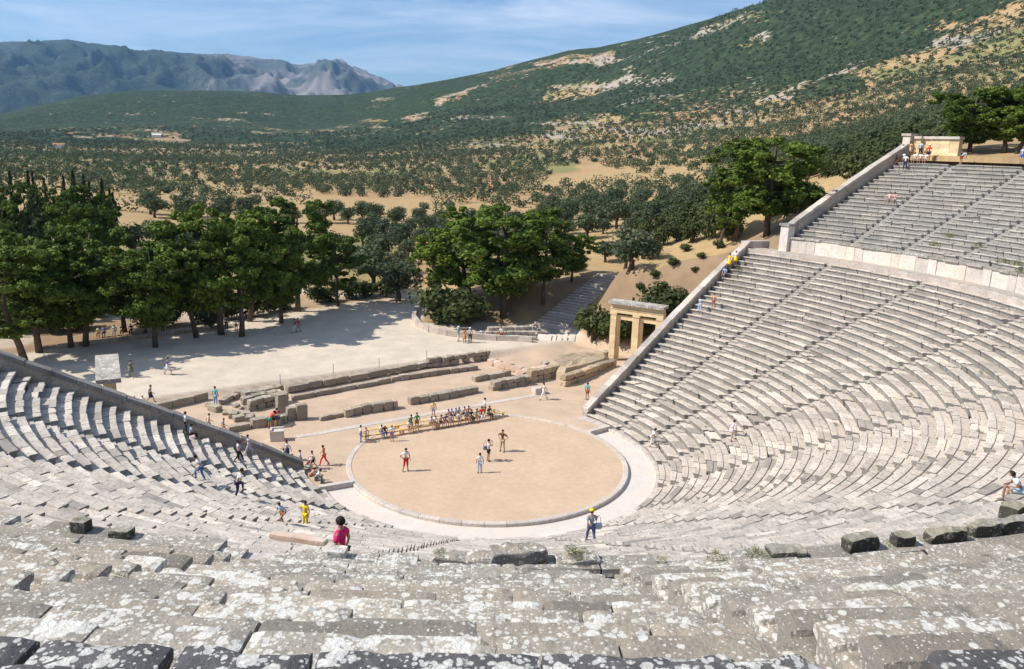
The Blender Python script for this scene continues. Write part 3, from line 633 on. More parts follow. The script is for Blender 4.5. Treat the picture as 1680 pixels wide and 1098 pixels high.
# ------------------------------------------------------------------ stage ruins
def ruin(name, label, px0, px1, z, width, h, bl=(.7, 1.4), courses=1, mat='ruin', amp=.06, cat='ruined wall', skip=0.):
    a, b = gnd(*px0, z), gnd(*px1, z); d = b-a; Lt = np.linalg.norm(d[:2]); rz = math.atan2(d[1], d[0]); u = d/Lt
    root = empty(name, tuple(a), rz, label=label, cat=cat)
    for cidx in range(courses):
        s = rng.uniform(0, .2)*(cidx > 0); hh = h/courses
        while s < Lt-.25:
            L_ = min(rng.uniform(*bl), Lt-s)
            if rng.random() > skip*(1+cidx): 
                mb = MB(); k = rng.uniform(.8, 1.12); rough(mb, (s+L_/2, rng.normal(0, .05), hh*(cidx+.5)-.04), (L_-.03, width*rng.uniform(.85, 1.1), hh*k), rng.normal(0, .02), amp, None, 4); mb.build('stone_block', M[mat], root)
            s += L_
    return root
ruin('terrace_wall', 'plain low terrace wall left of the stage ruins', (255, 675), (342, 656), 0, .5, .72, (1.2, 2.2), 1, 'ruin', .03)
ruin('ruined_wall', 'long straight front course of the stage building foundation', (478, 657), (640, 627), 0, .55, .5, (1.3, 2.4), 1, amp=.035)
ruin('ruined_wall', 'front foundation course running up to the pink rubble', (642, 626), (782, 606), 0, .55, .55, (.8, 1.7), 1)
ruin('ruined_wall', 'long rear foundation course bordering the pale terrace', (470, 643), (700, 601), .15, .6, .6, (1.2, 2.4), 1, amp=.035)
ruin('ruined_wall', 'two course rear wall ending at the pink rubble corner', (700, 603), (802, 588), .1, .6, .95, (.6, 1.2), 2, amp=.09, skip=.1)
ruin('ruined_wall', 'short stretch of stones right of the man in teal by the terrace', (362, 664), (392, 650), 0, .6, .5, (.5, .9), 1, skip=.1)
ruin('ruined_wall', 'rear row of small stones in the left stage ruins', (398, 654), (466, 640), .1, .8, .6, (.5, .9), 1, amp=.1)
ruin('ruined_wall', 'dark two course wall in the left stage ruins', (404, 675), (470, 659), 0, .7, 1.0, (.5, 1.0), 2, amp=.1)
ruin('ruined_wall', 'middle row of worn stones in the left stage ruins', (396, 664), (462, 652), 0, .7, .75, (.5, 1.0), 1, amp=.1)
ruin('ruined_wall', 'front row of blocks beside the bending visitors', (412, 702), (470, 693), 0, .8, .75, (.7, 1.3), 1, amp=.08)
ruin('ruined_wall', 'single low long stone at the left end of the front ruins', (374, 709), (410, 702), 0, .6, .5, (1.5, 2.), 1)
ruin('ruined_wall', 'low broken stones left of the middle front blocks', (524, 690), (566, 682), 0, .55, .38, (.7, 1.2), 1, amp=.08)
ruin('ruined_wall', 'row of tall front blocks ending in a square corner', (564, 684), (650, 669), 0, .7, .78, (.7, 1.2), 1)
ruin('ruined_wall', 'row of front blocks behind the end of the wooden benches', (671, 664), (787, 643), 0, .7, .7, (.8, 1.5), 1)
ruin('ruined_wall', 'short stone row between the pink rubble and the front blocks', (776, 626), (836, 616), 0, .7, .6, (.6, 1.1), 1)
ruin('ruined_wall', 'front wall below the pink rubble at right of the stage', (804, 640), (866, 630), 0, .8, .95, (.6, 1.2), 2)
ruin('ruined_wall', 'brown two course wall joining the earthen mound', (866, 628), (915, 617), 0, .8, 1.25, (.6, 1.1), 2, 'poros')
ruin('ruined_wall', 'pinkish restored masonry running diagonally from the corner', (803, 598), (868, 616), 0, .8, .75, (.6, 1.1), 1, 'pink')
ruin('ruined_wall', 'pale orange stones behind the brown wall', (850, 624), (900, 612), 0, .9, .9, (.5, .9), 1, 'pink')
ruin('ruined_wall', 'rear wall of dark stones leading up to the stone gate', (888, 607), (1000, 587), .1, .8, .9, (.5, 1.1), 2, amp=.1, skip=.08)
ruin('ruined_wall', 'rock-cut ramp edge below the stone gate', (922, 634), (1006, 606), 0, .7, 1.15, (.9, 1.7), 2, 'poros', .08)
def mound():
    cs = [gnd(*q, 0) for q in ((893, 612), (922, 632), (1004, 605), (1000, 592), (955, 592), (905, 602))]; cs = np.array(cs)[:, :2]; c = cs.mean(0); V = []; F = []; nr = 9; na = 40
    import itertools
    per = []
    for k in range(len(cs)):
        for j in range(7): per.append(cs[k]*(1-j/7)+cs[(k+1) % len(cs)]*(j/7))
    per = np.array(per); na = len(per)
    for i in range(nr+1):
        f = 1-i/nr
        for p in per:
            q = c+(p-c)*f; z = 1.2*sst(0, .18, 1-f)+.55*(fbm(q[0]*.9, q[1]*.9, 4, 5)-.35)*min(1, (1-f)*4); V.append((q[0]+.15*(fbm(q[0]*2, q[1]*2, 3, 6)-.5), q[1], z-.05))
    F = [(i*na+k, i*na+(k+1) % na, (i+1)*na+(k+1) % na, (i+1)*na+k) for i in range(nr) for k in range(na)]
    tag(mkobj('rock_mound', V, F, M['poros'], C=np.full(len(V), .6)), 'rough tan rock mound between the brown wall and the stone gate', 'rock')
mound()
def upright(px, py, d, lab): p = gnd(px, py, 0); loose('standing_stone', lab, 'stone', (p[0], p[1], d[2]/2-.03), d, radians(30), 'ruin', .06, 5)
upright(478, 689, (.75, .6, 1.15), 'rounded upright stone right of the bending visitors'); upright(495, 688, (.9, .65, 1.35), 'taller upright stone at the end of the left ruins'); upright(463, 676, (.9, .9, 1.7), 'tall squared stone pillar stump in the left ruins')
for i, (px, py) in enumerate(((352, 674), (370, 680), (383, 684), (392, 690), (345, 668), (402, 683), (398, 672), (388, 668), (410, 690))):
    p = gnd(px, py, 0); s = rng.uniform(.5, 1.1); loose('rubble_stone', 'loose fallen stone lying at the left end of the stage ruins', 'stone', (p[0], p[1], s*.2), (s, s*.7, s*.5), rng.uniform(0, 3), 'ruin', .1, 4, group='fallen stones at the left ruins')
p = gnd(455, 722); al = empty('stone_block', (p[0], p[1], 0), .2, label='pale squared block with a hollowed top standing alone in front of the ruins', cat='stone')
mb = MB(); mb.box((0, 0, .4), (1.0, .75, .8), 0, .8, .02); mb.build('body', M['marble'], al); mb = MB(); mb.box((0, .3, .86), (1.0, .16, .13), 0, .8, .01); mb.box((-.42, -.05, .86), (.16, .5, .13), 0, .8, .01); mb.build('rim', M['marble'], al)
p = gnd(883, 646); loose('stone_block', 'small pale stone behind the woman in white', 'stone', (p[0], p[1], .3), (1.1, .7, .65), .5, 'marble', .05)
for i, (px, lab) in enumerate(((893, 'widest pale slab leaning at the foot of the steps'), (906, 'second pale slab leaning beside the path'), (917, 'third pale slab leaning beside the path'), (927, 'fourth and narrowest pale slab leaning beside the path'), (938, 'rightmost pale slab leaning beside the path'))):
    p = gnd(px, 560, .45); mb = MB(); wd = (2.0, 1.1, .8, .6, .9)[i]*.8; mb.box((0, 0, .38), (wd, .95, .14), 0, .95, .01, (0, .55)); o = mb.build('stone_slab', M['marble']); o.location = p; o.rotation_euler = (0, 0, -.2); tag(o, lab, 'slab', 'pale slabs beside the path')
for i, (px, py) in enumerate(((460, 632), (547, 614), (622, 603), (700, 590))):
    p = gnd(px, py, .6); mb = MB(); mb.tube([(0, 0, 0), (0, 0, 1.0)], [.03, .03], 6); o = mb.build('iron_stake', M['metal']); o.location = p
    tag(o, 'thin iron stake on the terrace edge, %s from the left' % ('first', 'second', 'third', 'fourth')[i], 'stake', 'thin stakes along the terrace edge')
# ------------------------------------------------------------------ the two gates
def gate(name, label, p0, rz, L_, z0, hgt, mats=('gate', 'near')):
    root = empty(name, (p0[0], p0[1], z0), rz, label=label, cat='gate'); D = .72; hp = hgt-1.25
    def part(nm, boxes, mt): 
        m_ = MB()
        for b in boxes:
            z_ = b[0][2]; h_ = b[1][2]
            if h_ > 2.5:
                n = 7
                for k in range(n): m_.box((b[0][0], b[0][1], z_-h_/2+h_*(k+.5)/n), (b[1][0], b[1][1], h_/n-.012), 0, rng.uniform(.3, .8), .008)
            else: m_.box(b[0], b[1], 0, rng.uniform(.45, .8), .006)
        return m_.build(nm, M[mt], root)
    xs = (.33, L_*.5, L_-.33)
    for x in xs: part('pier', [((x, 0, hp/2), (.62, D, hp)), ((x, 0, .12), (.76, D+.14, .24)), ((x, 0, hp-.13), (.76, D+.12, .22))], mats[0])
    for a, b in ((xs[0], xs[1]), (xs[1], xs[2])):
        fr = part('door_frame', [((a+.31+.15, .1, (hp-.75)/2), (.28, .4, hp-.75)), ((b-.31-.09, .1, (hp-.75)/2), (.17, .4, hp-.75)), (((a+b)/2, .1, hp-.52), (b-a-.62, .4, .44))], mats[0])
    part('threshold', [((L_/2, .1, -.06), (L_+.2, 1.5, .2))], mats[0])
    part('architrave', [((L_/2, 0, hp+.2), (L_+.05, D+.02, .40)), ((L_/2, 0, hp+.44), (L_+.16, D+.14, .09))], mats[0])
    part('frieze', [((L_/2, 0, hp+.71), (L_, D-.04, .45))], mats[0])
    n = 5; part('cornice', [((L_*(k+.5)/n*1.06-L_*.03, 0, hp+1.11), (L_*1.06/n-.02, D+.8, .30)) for k in range(n)], mats[1])
    return root
gp = gnd(996, 592, .25); gate('stone_gate', 'tall yellowish double doorway stone gate beside the right retaining wall', (gp[0]+.25, gp[1]+.3), radians(-31), 5.75, .1, 6.75)
q0 = gnd(175, 585, 6.3); q1 = gnd(178, 624, 6.3); dv = q1-q0; gate('stone_gate', 'grey capped stone gate seen end-on behind the left retaining wall', (q0[0], q0[1]), math.atan2(dv[1], dv[0]), float(np.linalg.norm(dv)), 0, 6.4, ('gate', 'near'))
# ------------------------------------------------------------------ kerb and stepped path
kp = [(690, 503), (681, 514), (679, 525), (688, 537), (706, 545), (735, 551), (775, 556), (815, 559), (850, 560), (873, 562)]
kk = [gnd(*q, .62) for q in kp]; mb = MB(); 
for a, b in zip(kk[:-1], kk[1:]):
    d = b-a; L_ = np.linalg.norm(d); n = max(1, int(L_/1.2))
    for k in range(n):
        c = a+d*(k+.5)/n; mb.box((c[0], c[1], .9), (L_/n-.02, .5, .75), math.atan2(d[1], d[0]), rng.uniform(.4, .9), .02)
tag(mb.build('curved_kerb', M['coping']), 'pale curved kerb wall round the foot of the big pine bank', 'kerb')
sa = np.array([5.9, 37.5, .65]); sb = np.array([15.6, 50.7, 6.0]); root = empty('stepped_path', tuple(sa), 0, label='wide flight of worn stone steps climbing through tree shade beside the gate', cat='steps'); nst = 24
d = sb-sa; rz = math.atan2(d[1], d[0])
for k in range(nst):
    f = k/nst; p = sa+d*f; wd = 4.8-1.7*f; mb = MB(); rough(mb, (0, 0, 0), (.42, wd, .34), rz+rng.normal(0, .03), .035, None, 4); o = mb.build('step', M['coping'], root); o.location = (p[0]-sa[0], p[1]-sa[1], float(H(p[0], p[1]))+.06-sa[2])
# low terrace steps under the near pine
for k, (q0_, q1_) in enumerate((((790, 556), (880, 558)), ((796, 549), (878, 549)), ((800, 543), (872, 541)))):
    a = gnd(*q0_, .7+.35*k); b = gnd(*q1_, .7+.35*k); d = b-a; mb = MB()
    n = 7
    for j in range(n):
        c = a+d*(j+.5)/n; rough(mb, (c[0], c[1]+.3, .75+.38*k), (np.linalg.norm(d)/n-.03, .8, .55), math.atan2(d[1], d[0]), .05, None, 3)
    tag(mb.build('stone_terrace', M['wall']), ('lowest', 'middle', 'topmost')[k]+' of the short stone ledges at the foot of the steps', 'ledge')

# ------------------------------------------------------------------ trees
def leaves(puffs, per, size, squash=.75, up=.35, jit=.5, shell=.55):
    """small leaf faces spread through rounded puffs; returns vertices, quads, tone"""
    P = np.asarray(puffs, float); n = len(P)*per; c = np.repeat(P[:, :3], per, 0); r = np.repeat(P[:, 3], per)
    v = rng.normal(size=(n, 3)); v /= np.linalg.norm(v, axis=1, keepdims=True); rad = r*(shell+(1-shell)*rng.random(n)**.5)*(1+.15*rng.normal(size=n))
    pos = c+v*rad[:, None]*np.array([1, 1, squash]); nrm = v+jit*rng.normal(size=(n, 3))+np.array([0, 0, up]); nrm /= np.linalg.norm(nrm, axis=1, keepdims=True)
    a = np.cross(nrm, rng.normal(size=(n, 3))); a /= np.linalg.norm(a, axis=1, keepdims=True); b = np.cross(nrm, a); s = size*rng.uniform(.6, 1.4, n)[:, None]
    q = np.stack([pos-a*s-b*s*.6, pos+a*s-b*s*.5, pos+a*s*.8+b*s*.6, pos-a*s*.9+b*s*.5], 1).reshape(-1, 3)
    return q, np.arange(n*4).reshape(-1, 4), np.repeat(np.repeat(rng.random(len(P)), per), 4)
def crown_puffs(kind, W, Hh, n):
    out = []
    if kind == 'pine':        # separate flattened pads on ends of boughs, uneven outline
        ph = rng.uniform(0, 6.28, 4)
        for k in range(n):
            t = rng.random()**.9; z = Hh*(.24+.72*t); env = W/2*(math.sin(pi*min(1, .16+.84*(1-t)**.8)))**.7
            a = rng.uniform(0, 2*pi); lob = .80+.26*sin(2*a+ph[0]+5*t)+.20*sin(5*a+ph[1]-7*t)
            rr = env*max(.15, lob)*(.35+.65*rng.random()**.35); R = W*rng.uniform(.065, .15)*(1.1-.35*t)
            cx, cy = rr*cos(a), rr*sin(a)
            for j in range(6):
                b = rng.uniform(0, 2*pi); q = R*rng.uniform(.1, 1.05); out.append((cx+q*cos(b), cy+q*sin(b), z+rng.uniform(-.3, .45)*R-.22*q, R*rng.uniform(.36, .62)))
    elif kind == 'olive':
        for k in range(n):
            v = rng.normal(size=3); v /= np.linalg.norm(v); f = rng.uniform(.45, 1); R = W*rng.uniform(.13, .22)
            out.append((v[0]*f*W*.36, v[1]*f*W*.36, Hh*.60+v[2]*f*Hh*.28, R))
    elif kind == 'cypress':
        for k in range(n):
            t = (k+.5)/n; z = Hh*(.06+.92*t); R = W/2*(math.sin(pi*(.12+.86*t))**.7)*.8; a = rng.uniform(0, 2*pi); out.append((.25*R*cos(a), .25*R*sin(a), z, max(.12, R)))
    elif kind == 'shrub':
        for k in range(n):
            v = rng.normal(size=3); v /= np.linalg.norm(v); f = rng.uniform(.3, 1); R = W*rng.uniform(.14, .24)
            out.append((v[0]*f*W*.36, v[1]*f*W*.36, Hh*.48+v[2]*f*Hh*.34, R))
    return out
ARCH = {}
def arche(kind, idx, W, Hh, npuff, per, size, mat, lean=0., sq=.75):
    puffs = crown_puffs(kind, W, Hh, npuff); V, F, C = leaves(puffs, per, size, sq, .35 if kind != 'cypress' else .1)
    me = mkmesh(kind+'_crown', V, F, False, C); me.materials.append(M[mat])
    mb = MB(); P = np.array(puffs)
    if kind == 'pine':
        tx = lean*Hh*.35; mb.tube([(tx*1.0, 0, -.4), (tx*.75, .1, Hh*.16), (tx*.3, -.1, Hh*.32), (0, 0, Hh*.5), (.2, .1, Hh*.72), (0, 0, Hh*.92)], [.36, .28, .25, .2, .13, .04], 8)
        for k in range(9):
            q = P[rng.integers(len(P))]; z0 = max(Hh*.3, q[2]-rng.uniform(1, 3.5)); mb.tube([(0, 0, z0), (q[0]*.5, q[1]*.5, (z0+q[2])/2-.3), (q[0], q[1], q[2]-.2)], [.14, .09, .03], 5)
    elif kind == 'olive':
        mb.tube([(0, 0, -.3), (.12, .05, Hh*.15), (-.05, .1, Hh*.3), (0, 0, Hh*.45)], [.34, .24, .2, .14], 7)
        for k in range(5):
            q = P[rng.integers(len(P))]; mb.tube([(0, 0, Hh*.26), (q[0]*.45, q[1]*.45, Hh*.42), (q[0]*.9, q[1]*.9, q[2])], [.15, .1, .03], 5)
    else:
        mb.tube([(0, 0, -.3), (.03, 0, Hh*.3), (0, 0, Hh*.8)], [.12, .09, .03], 6)
    V2 = np.concatenate(mb.V); tm = mkmesh(kind+'_trunk', V2, mb.F, True); tm.materials.append(M['bark'])
    ARCH.setdefault(kind, []).append((me, tm, W, Hh)); return me
for i, ln in enumerate((.0, .25, -.3, .1, -.15)): arche('pine', i, 10.5, 14.5, (96, 54, 58, 48, 66)[i], 62, .145, 'pine', ln, .8)
for i in range(4): arche('olive', i, 5.6, 5.0, 26, 46, .17, 'olive')
for i in range(2): arche('cypress', i, 2.3, 10., 16, 70, .17, 'cypress', 0, 1.3)
for i in range(3): arche('shrub', i, 4.4, 3.6, 24, 50, .16, 'oak')
NAMES = {'pine': 'pine_tree', 'olive': 'olive_tree', 'cypress': 'cypress_tree', 'shrub': 'shrub'}
CATS = {'pine': 'pine tree', 'olive': 'olive tree', 'cypress': 'cypress tree', 'shrub': 'shrub'}
def tree(kind, p, W, Hh, label, group=None, idx=None, rz=None, cat=None):
    me, tm, w0, h0 = ARCH[kind][idx if idx is not None else rng.integers(len(ARCH[kind]))]
    o = empty(NAMES[kind], (p[0], p[1], p[2]), rng.uniform(0, 6.28) if rz is None else rz, label=label, cat=cat or CATS[kind], group=group)
    for nm, m_ in (('crown', me), ('trunk', tm)):
        c = bpy.data.objects.new(nm, m_); col.objects.link(c); c.parent = o; c.scale = (W/w0, W/w0, Hh/h0)
    return o
def ptree(kind, bx, by, topy, wpx, label, group=None, idx=None, rz=None, z=None):
    p = onH(bx, by) if z is None else gnd(bx, by, z)
    dist = float(np.dot(p-CAM, FW)); s = FPX/dist; Hh = (by-topy)/s/ (1.04 if kind == 'pine' else .97); Wm = wpx/s
    return tree(kind, p, Wm, Hh, label, group, idx, rz)
G1 = 'pines along the far edge of the terrace'
for a in [
 (18, 602, 395, 190, 'broad pine at the left edge rising behind the retaining wall', 0, 1.),
 (66, 575, 372, 180, 'wide pine left of the leaning trunks with its crown over the picture edge', 2, 2.),
 (117, 570, 398, 135, 'pine with a thick short leaning trunk at the left end of the terrace', 1, 3.2),
 (160, 568, 358, 150, 'pine whose shaded trunk leans left beside the seated visitors', 1, 3.3),
 (255, 570, 392, 130, 'pine with a low hanging bough left of the tall curved trunk', 0, .5),
 (303, 553, 362, 135, 'pine with a long curved trunk leaning left on the terrace edge', 1, 3.1),
 (352, 551, 322, 165, 'tall pine with a rounded dome crown left of the forked trunk', 0, 4.),
 (397, 548, 350, 150, 'pine with a straight dark trunk and bright low bough', 2, 5.),
 (430, 528, 338, 140, 'pine behind the straight trunk with a bent limb', 2, 0.),
 (494, 512, 318, 150, 'tallest pine with a high dark crown right of the terrace trees', 0, 2.5),
 (553, 504, 385, 105, 'small dark pine standing apart at the right of the row', 0, 1.7),
 (462, 530, 372, 110, 'narrower pine between the bent limb pine and the tallest one', 1, 1.2),
 (205, 545, 400, 125, 'pine in the second row behind the low hanging bough', 0, 2.2),
 (20, 520, 372, 150, 'dark pine in the second row at the far left', 2, .2)]:
    ptree('pine', a[0], a[1], a[2], a[3]*1.04, a[4], G1, int(a[0]*7+a[5]) % 5, a[6])
ptree('pine', 826, 520, 322, 200, 'largest pine with layered bright boughs above the curved kerb', 'pines on the bank behind the kerb', 0, .7)
ptree('pine', 757, 505, 350, 150, 'pine crown pressed against the left side of the largest pine', 'pines on the bank behind the kerb', 2, 2.7)
ptree('pine', 893, 493, 352, 112, 'pine with a slim forked trunk right of the largest pine', 'pines on the bank behind the kerb', 2, 1.4)
ptree('pine', 938, 462, 376, 80, 'dark pine beside the top of the stone steps', 'pines on the bank behind the kerb', 0, 3.)
ptree('pine', 712, 500, 385, 75, 'slender pine at the left of the kerb bank', 'pines on the bank behind the kerb', 1, 0.)
for a in [(722, 530, 458, 98, 'low bushy young pine at the left end of the curved kerb'), (770, 535, 468, 100, 'low spreading young pine above the group of five visitors')]: ptree('shrub', *a, 'young pines on the kerb bank')
for i_, (bx, by, ty, wd) in enumerate([(35, 545, 500, 75), (85, 545, 498, 70), (128, 540, 500, 60), (160, 520, 480, 60), (285, 533, 500, 42), (322, 528, 482, 55), (345, 536, 505, 45), (375, 522, 478, 60), (415, 518, 476, 60), (440, 512, 480, 45), (465, 508, 474, 50), (520, 497, 462, 50), (540, 495, 468, 42), (575, 490, 455, 55), (600, 487, 458, 50), (635, 486, 452, 45), (190, 505, 468, 60), (265, 505, 470, 50), (235, 490, 455, 55), (300, 500, 462, 60), (0, 520, 480, 70), (60, 520, 478, 70)]): ptree('shrub', bx, by, ty, wd, 'shaded undergrowth bush between the trunks behind the terrace pines', 'undergrowth behind the terrace pines')
mb = MB(); a_ = onH(95, 571); b_ = onH(345, 541); d_ = b_-a_
for k in range(16):
    c_ = a_+d_*(k+.5)/16; rough(mb, (c_[0], c_[1], .75), (np.linalg.norm(d_)/16-.03, .45, .5), math.atan2(d_[1], d_[0]), .03, None, 3)
tag(mb.build('low_wall', M['wall']), 'low shaded stone wall where visitors sit under the left pines', 'wall')
ptree('olive', 652, 494, 425, 100, 'big old olive with a split trunk at the end of the terrace', 'olives near the terrace', 0)
ptree('olive', 612, 478, 400, 90, 'olive behind the small dark pine', 'olives near the terrace', 1)
ptree('olive', 1035, 442, 372, 100, 'round dense tree with two trunks above the stepped path', None, 2)
for a in [(972, 560, 496, 78, 'dark bush left of the stone gate'), (1082, 520, 458, 95, 'dense green bush rising behind the right half of the gate'), (1112, 500, 470, 60, 'smaller green bush against the retaining wall behind the gate'), (1020, 560, 500, 70, 'shaded bush seen through the gate opening'), (1050, 556, 505, 70, 'shaded bush behind the second gate opening'), (958, 528, 508, 30, 'little bush at the right side of the steps')]: ptree('shrub', *a, 'bushes around the stone gate')
for a in [(1065, 425, 385, 45), (1088, 402, 362, 42), (1110, 396, 355, 45), (1135, 398, 350, 46), (1168, 392, 340, 48), (1060, 395, 358, 40), (1090, 380, 340, 44), (1140, 378, 330, 50), (1180, 372, 320, 50), (1110, 365, 322, 46), (1205, 392, 352, 32), (1075, 360, 322, 44), (1150, 355, 305, 50)]: ptree('shrub', *a, 'evergreen bush of the thicket left of the walkway end pines', 'thicket left of the walkway end pines')
for a in [(1150, 425, 412, 22), (1105, 436, 420, 26), (1125, 412, 398, 24), (1075, 455, 441, 22), (1178, 408, 392, 24), (1050, 478, 462, 20), (1140, 446, 436, 16), (1090, 470, 460, 16)]: ptree('shrub', *a, 'small dry bush on the brown bank beside the gate', 'small bushes on the brown bank')
ptree('pine', 1258, 387, 216, 185, 'great pine with two bare trunks above the walkway end', 'pines at the walkway end', 0, 1.)
ptree('pine', 1222, 390, 240, 135, 'pine leaning left beside the great pine at the walkway end', 'pines at the walkway end', 1, 3.1)
ptree('pine', 1192, 402, 285, 85, 'low bright pine at the left of the great pine', 'pines at the walkway end', 2, .3)
for a in [(1305, 350, 285, 80, 'round dark bush right of the great pine'), (1335, 362, 300, 60, 'bush against the foot of the steep upper wall'), (1195, 395, 345, 34, 'small cone shaped bush by the walkway path'), (1120, 385, 330, 60, 'leafy shrub between the round tree and the great pine'), (1160, 380, 318, 50, 'paler shrub left of the walkway end pines')]: ptree('shrub', *a, 'bushes near the walkway end')
for k, (bx, by, ty, wd) in enumerate(((1600, 268, 185, 100), (1650, 262, 160, 110), (1700, 268, 150, 120), (1570, 240, 190, 60), (1740, 300, 160, 120))):
    p = polar(33.5-2.9*k-.8, 60.5+.8*(k % 2), 22.6); tree('pine', p, 8.5, 7.2, ('dark tree behind the right end of the back wall fragment', 'dark dense tree behind the top seat row, second from the wall', 'dark dense tree behind the top seat row near the picture edge', 'dark tree at the very right edge above the top row', 'dark tree beyond the right picture edge above the top row')[k], 'dark trees behind the top row', k % 3)
# grove of cypress and pines at the left
gx = [(-6, 420, 300, 60), (22, 424, 298, 55), (48, 418, 292, 55), (75, 422, 297, 50), (104, 416, 303, 50), (130, 424, 300, 48), (160, 418, 305, 45), (178, 424, 312, 40), (12, 440, 325, 60), (62, 442, 320, 60), (118, 440, 322, 60), (165, 440, 328, 50)]
for i, a in enumerate(gx): ptree('pine' if i % 3 else 'shrub', a[0], a[1], a[2], a[3]*1.15, 'tree of the dense dark grove at the left behind the terrace pines', 'trees of the dense left grove')
for i, a in enumerate([(30, 418, 284), (58, 410, 283), (66, 412, 286), (115, 410, 292), (131, 412, 283), (148, 412, 290), (176, 414, 296), (188, 420, 312), (194, 432, 318), (3, 415, 290), (84, 415, 296), (156, 418, 300)]): ptree('cypress', a[0], a[1], a[2], 13, 'slim dark cypress standing in the left grove', 'slim cypresses in the left grove')
# olive plain and scrub
def scatter():
    pts = []; n = 70000
    az = rng.uniform(-.80, .80, n); d = np.exp(rng.uniform(math.log(122), math.log(1500), n)); keep = rng.random(n) < (d/1500)**.55; az = az[keep]; d = d[keep]
    x = CX+d*np.sin(az); y = CY+d*np.cos(az); z = H(x, y)
    dens = fbm(x/38., y/38., 3, 77)+.24*sst(.06, .27, az)*sst(130, 230, d)+.35*sst(.36, .5, az)+.20*sst(240, 420, d)+.10*sst(600, 900, d)+.05*sst(-.05, -.3, az); thin = rng.random(len(x)); dens = dens+.55*(fbm(x/130., y/130., 3, 79)-.5)*sst(250, 500, d)-.2*sst(900, 1300, d)
    ok = dens > .50+.22*thin
    r = np.hypot(x, y); ok &= ~((r < 66))
    x, y, z, d, az = x[ok], y[ok], z[ok], d[ok], az[ok]; o = np.argsort(d); cell = {}; res = []
    for i in o:
        g = 9.5 if d[i] > 420 else 7.5 if az[i] < .27 else 5.; k = (int(x[i]//g), int(y[i]//g)); bad = False
        for u in (-1, 0, 1):
            for v in (-1, 0, 1):
                for j in cell.get((k[0]+u, k[1]+v, g), ()):
                    if (x[j]-x[i])**2+(y[j]-y[i])**2 < (g*.8)**2: bad = True
        if not bad: cell.setdefault((k[0], k[1], g), []).append(i); res.append(i)
    return x[res], y[res], z[res], d[res], az[res]
tx, ty_, tz, td, ta = scatter()
P3 = np.stack([tx, ty_, tz], 1)-CAM; dep = P3@FW; sx_ = 840+FPX*(P3@RT)/dep; sy_ = 549-FPX*((P3+np.array([0, 0, 4.]))@UP)/dep
vis = (sx_ > -40) & (sx_ < 1720) & (sy_ > -60) & (sy_ < 600)
clear = ~((sx_ > -40) & (sx_ < 200) & (sy_ > 300) & (sy_ < 470))      # room for the left grove
cnt = 0; stuff = []
for i in range(len(tx)):
    right = ta[i] > .30 or td[i] > 520
    if vis[i] and clear[i] and cnt < 300:
        kd = 'shrub' if (ta[i] > .27 and rng.random() < .7) else 'olive'; s = rng.uniform(.75, 1.25)
        if kd == 'olive': tree('olive', (tx[i], ty_[i], tz[i]-.1), 5.8*s, 4.8*s*rng.uniform(.9, 1.15), 'grey green olive tree standing in the dry grass of the plain', 'olive trees scattered over the plain')
        else: tree('shrub', (tx[i], ty_[i], tz[i]-.2), 6.0*s, 5.2*s, 'dark green evergreen bush on the slope right of the plain', 'evergreen bushes on the right hand slope')
        cnt += 1
    elif clear[i]: stuff.append(i)
def far_stuff(idx):
    idx = np.array(idx); n = len(idx); per = np.where(td[idx] < 420, 150, np.where(td[idx] < 700, 70, 34)); base = np.repeat(idx, per); m = len(base)
    s = np.exp(rng.uniform(math.log(.5), math.log(1.5), n))*np.where(td[idx] > 600, 1.15, 1.); s = np.repeat(s, per); R = 3.1*s; cen = np.stack([tx[base], ty_[base], tz[base]+1.9*s], 1)
    lob = rng.integers(0, 5, m); hsh = np.stack([np.sin(base*12.9+lob*4.1), np.cos(base*7.3+lob*2.7), np.sin(base*3.7+lob*9.2)*.5], 1); c = cen+hsh*(R*.5)[:, None]
    v = rng.normal(size=(m, 3)); v /= np.linalg.norm(v, axis=1, keepdims=True); pos = c+v*(R*.55)[:, None]*np.array([1, 1, .8])
    nr = v+.5*rng.normal(size=(m, 3))+[0, 0, .3]; nr /= np.linalg.norm(nr, axis=1, keepdims=True); a = np.cross(nr, rng.normal(size=(m, 3))); a /= np.linalg.norm(a, axis=1, keepdims=True); b = np.cross(nr, a)
    q = (np.repeat(np.where(td[idx] < 420, .27, np.where(td[idx] < 700, .40, .62)), per)*rng.uniform(.7, 1.3, m))[:, None]
    V = np.stack([pos-a*q-b*q*.7, pos+a*q-b*q*.6, pos+a*q*.8+b*q*.7, pos-a*q+b*q*.6], 1).reshape(-1, 3)
    o = mkobj('distant_olive_grove', V, np.arange(m*4).reshape(-1, 4), M['olive'], C=np.repeat(np.repeat(rng.random(n), per), 4)); tag(o, 'thousands of small olive trees and bushes covering the far plain and lower hillside', 'grove', kind='stuff'); print('stuff', n, m)
far_stuff(stuff)
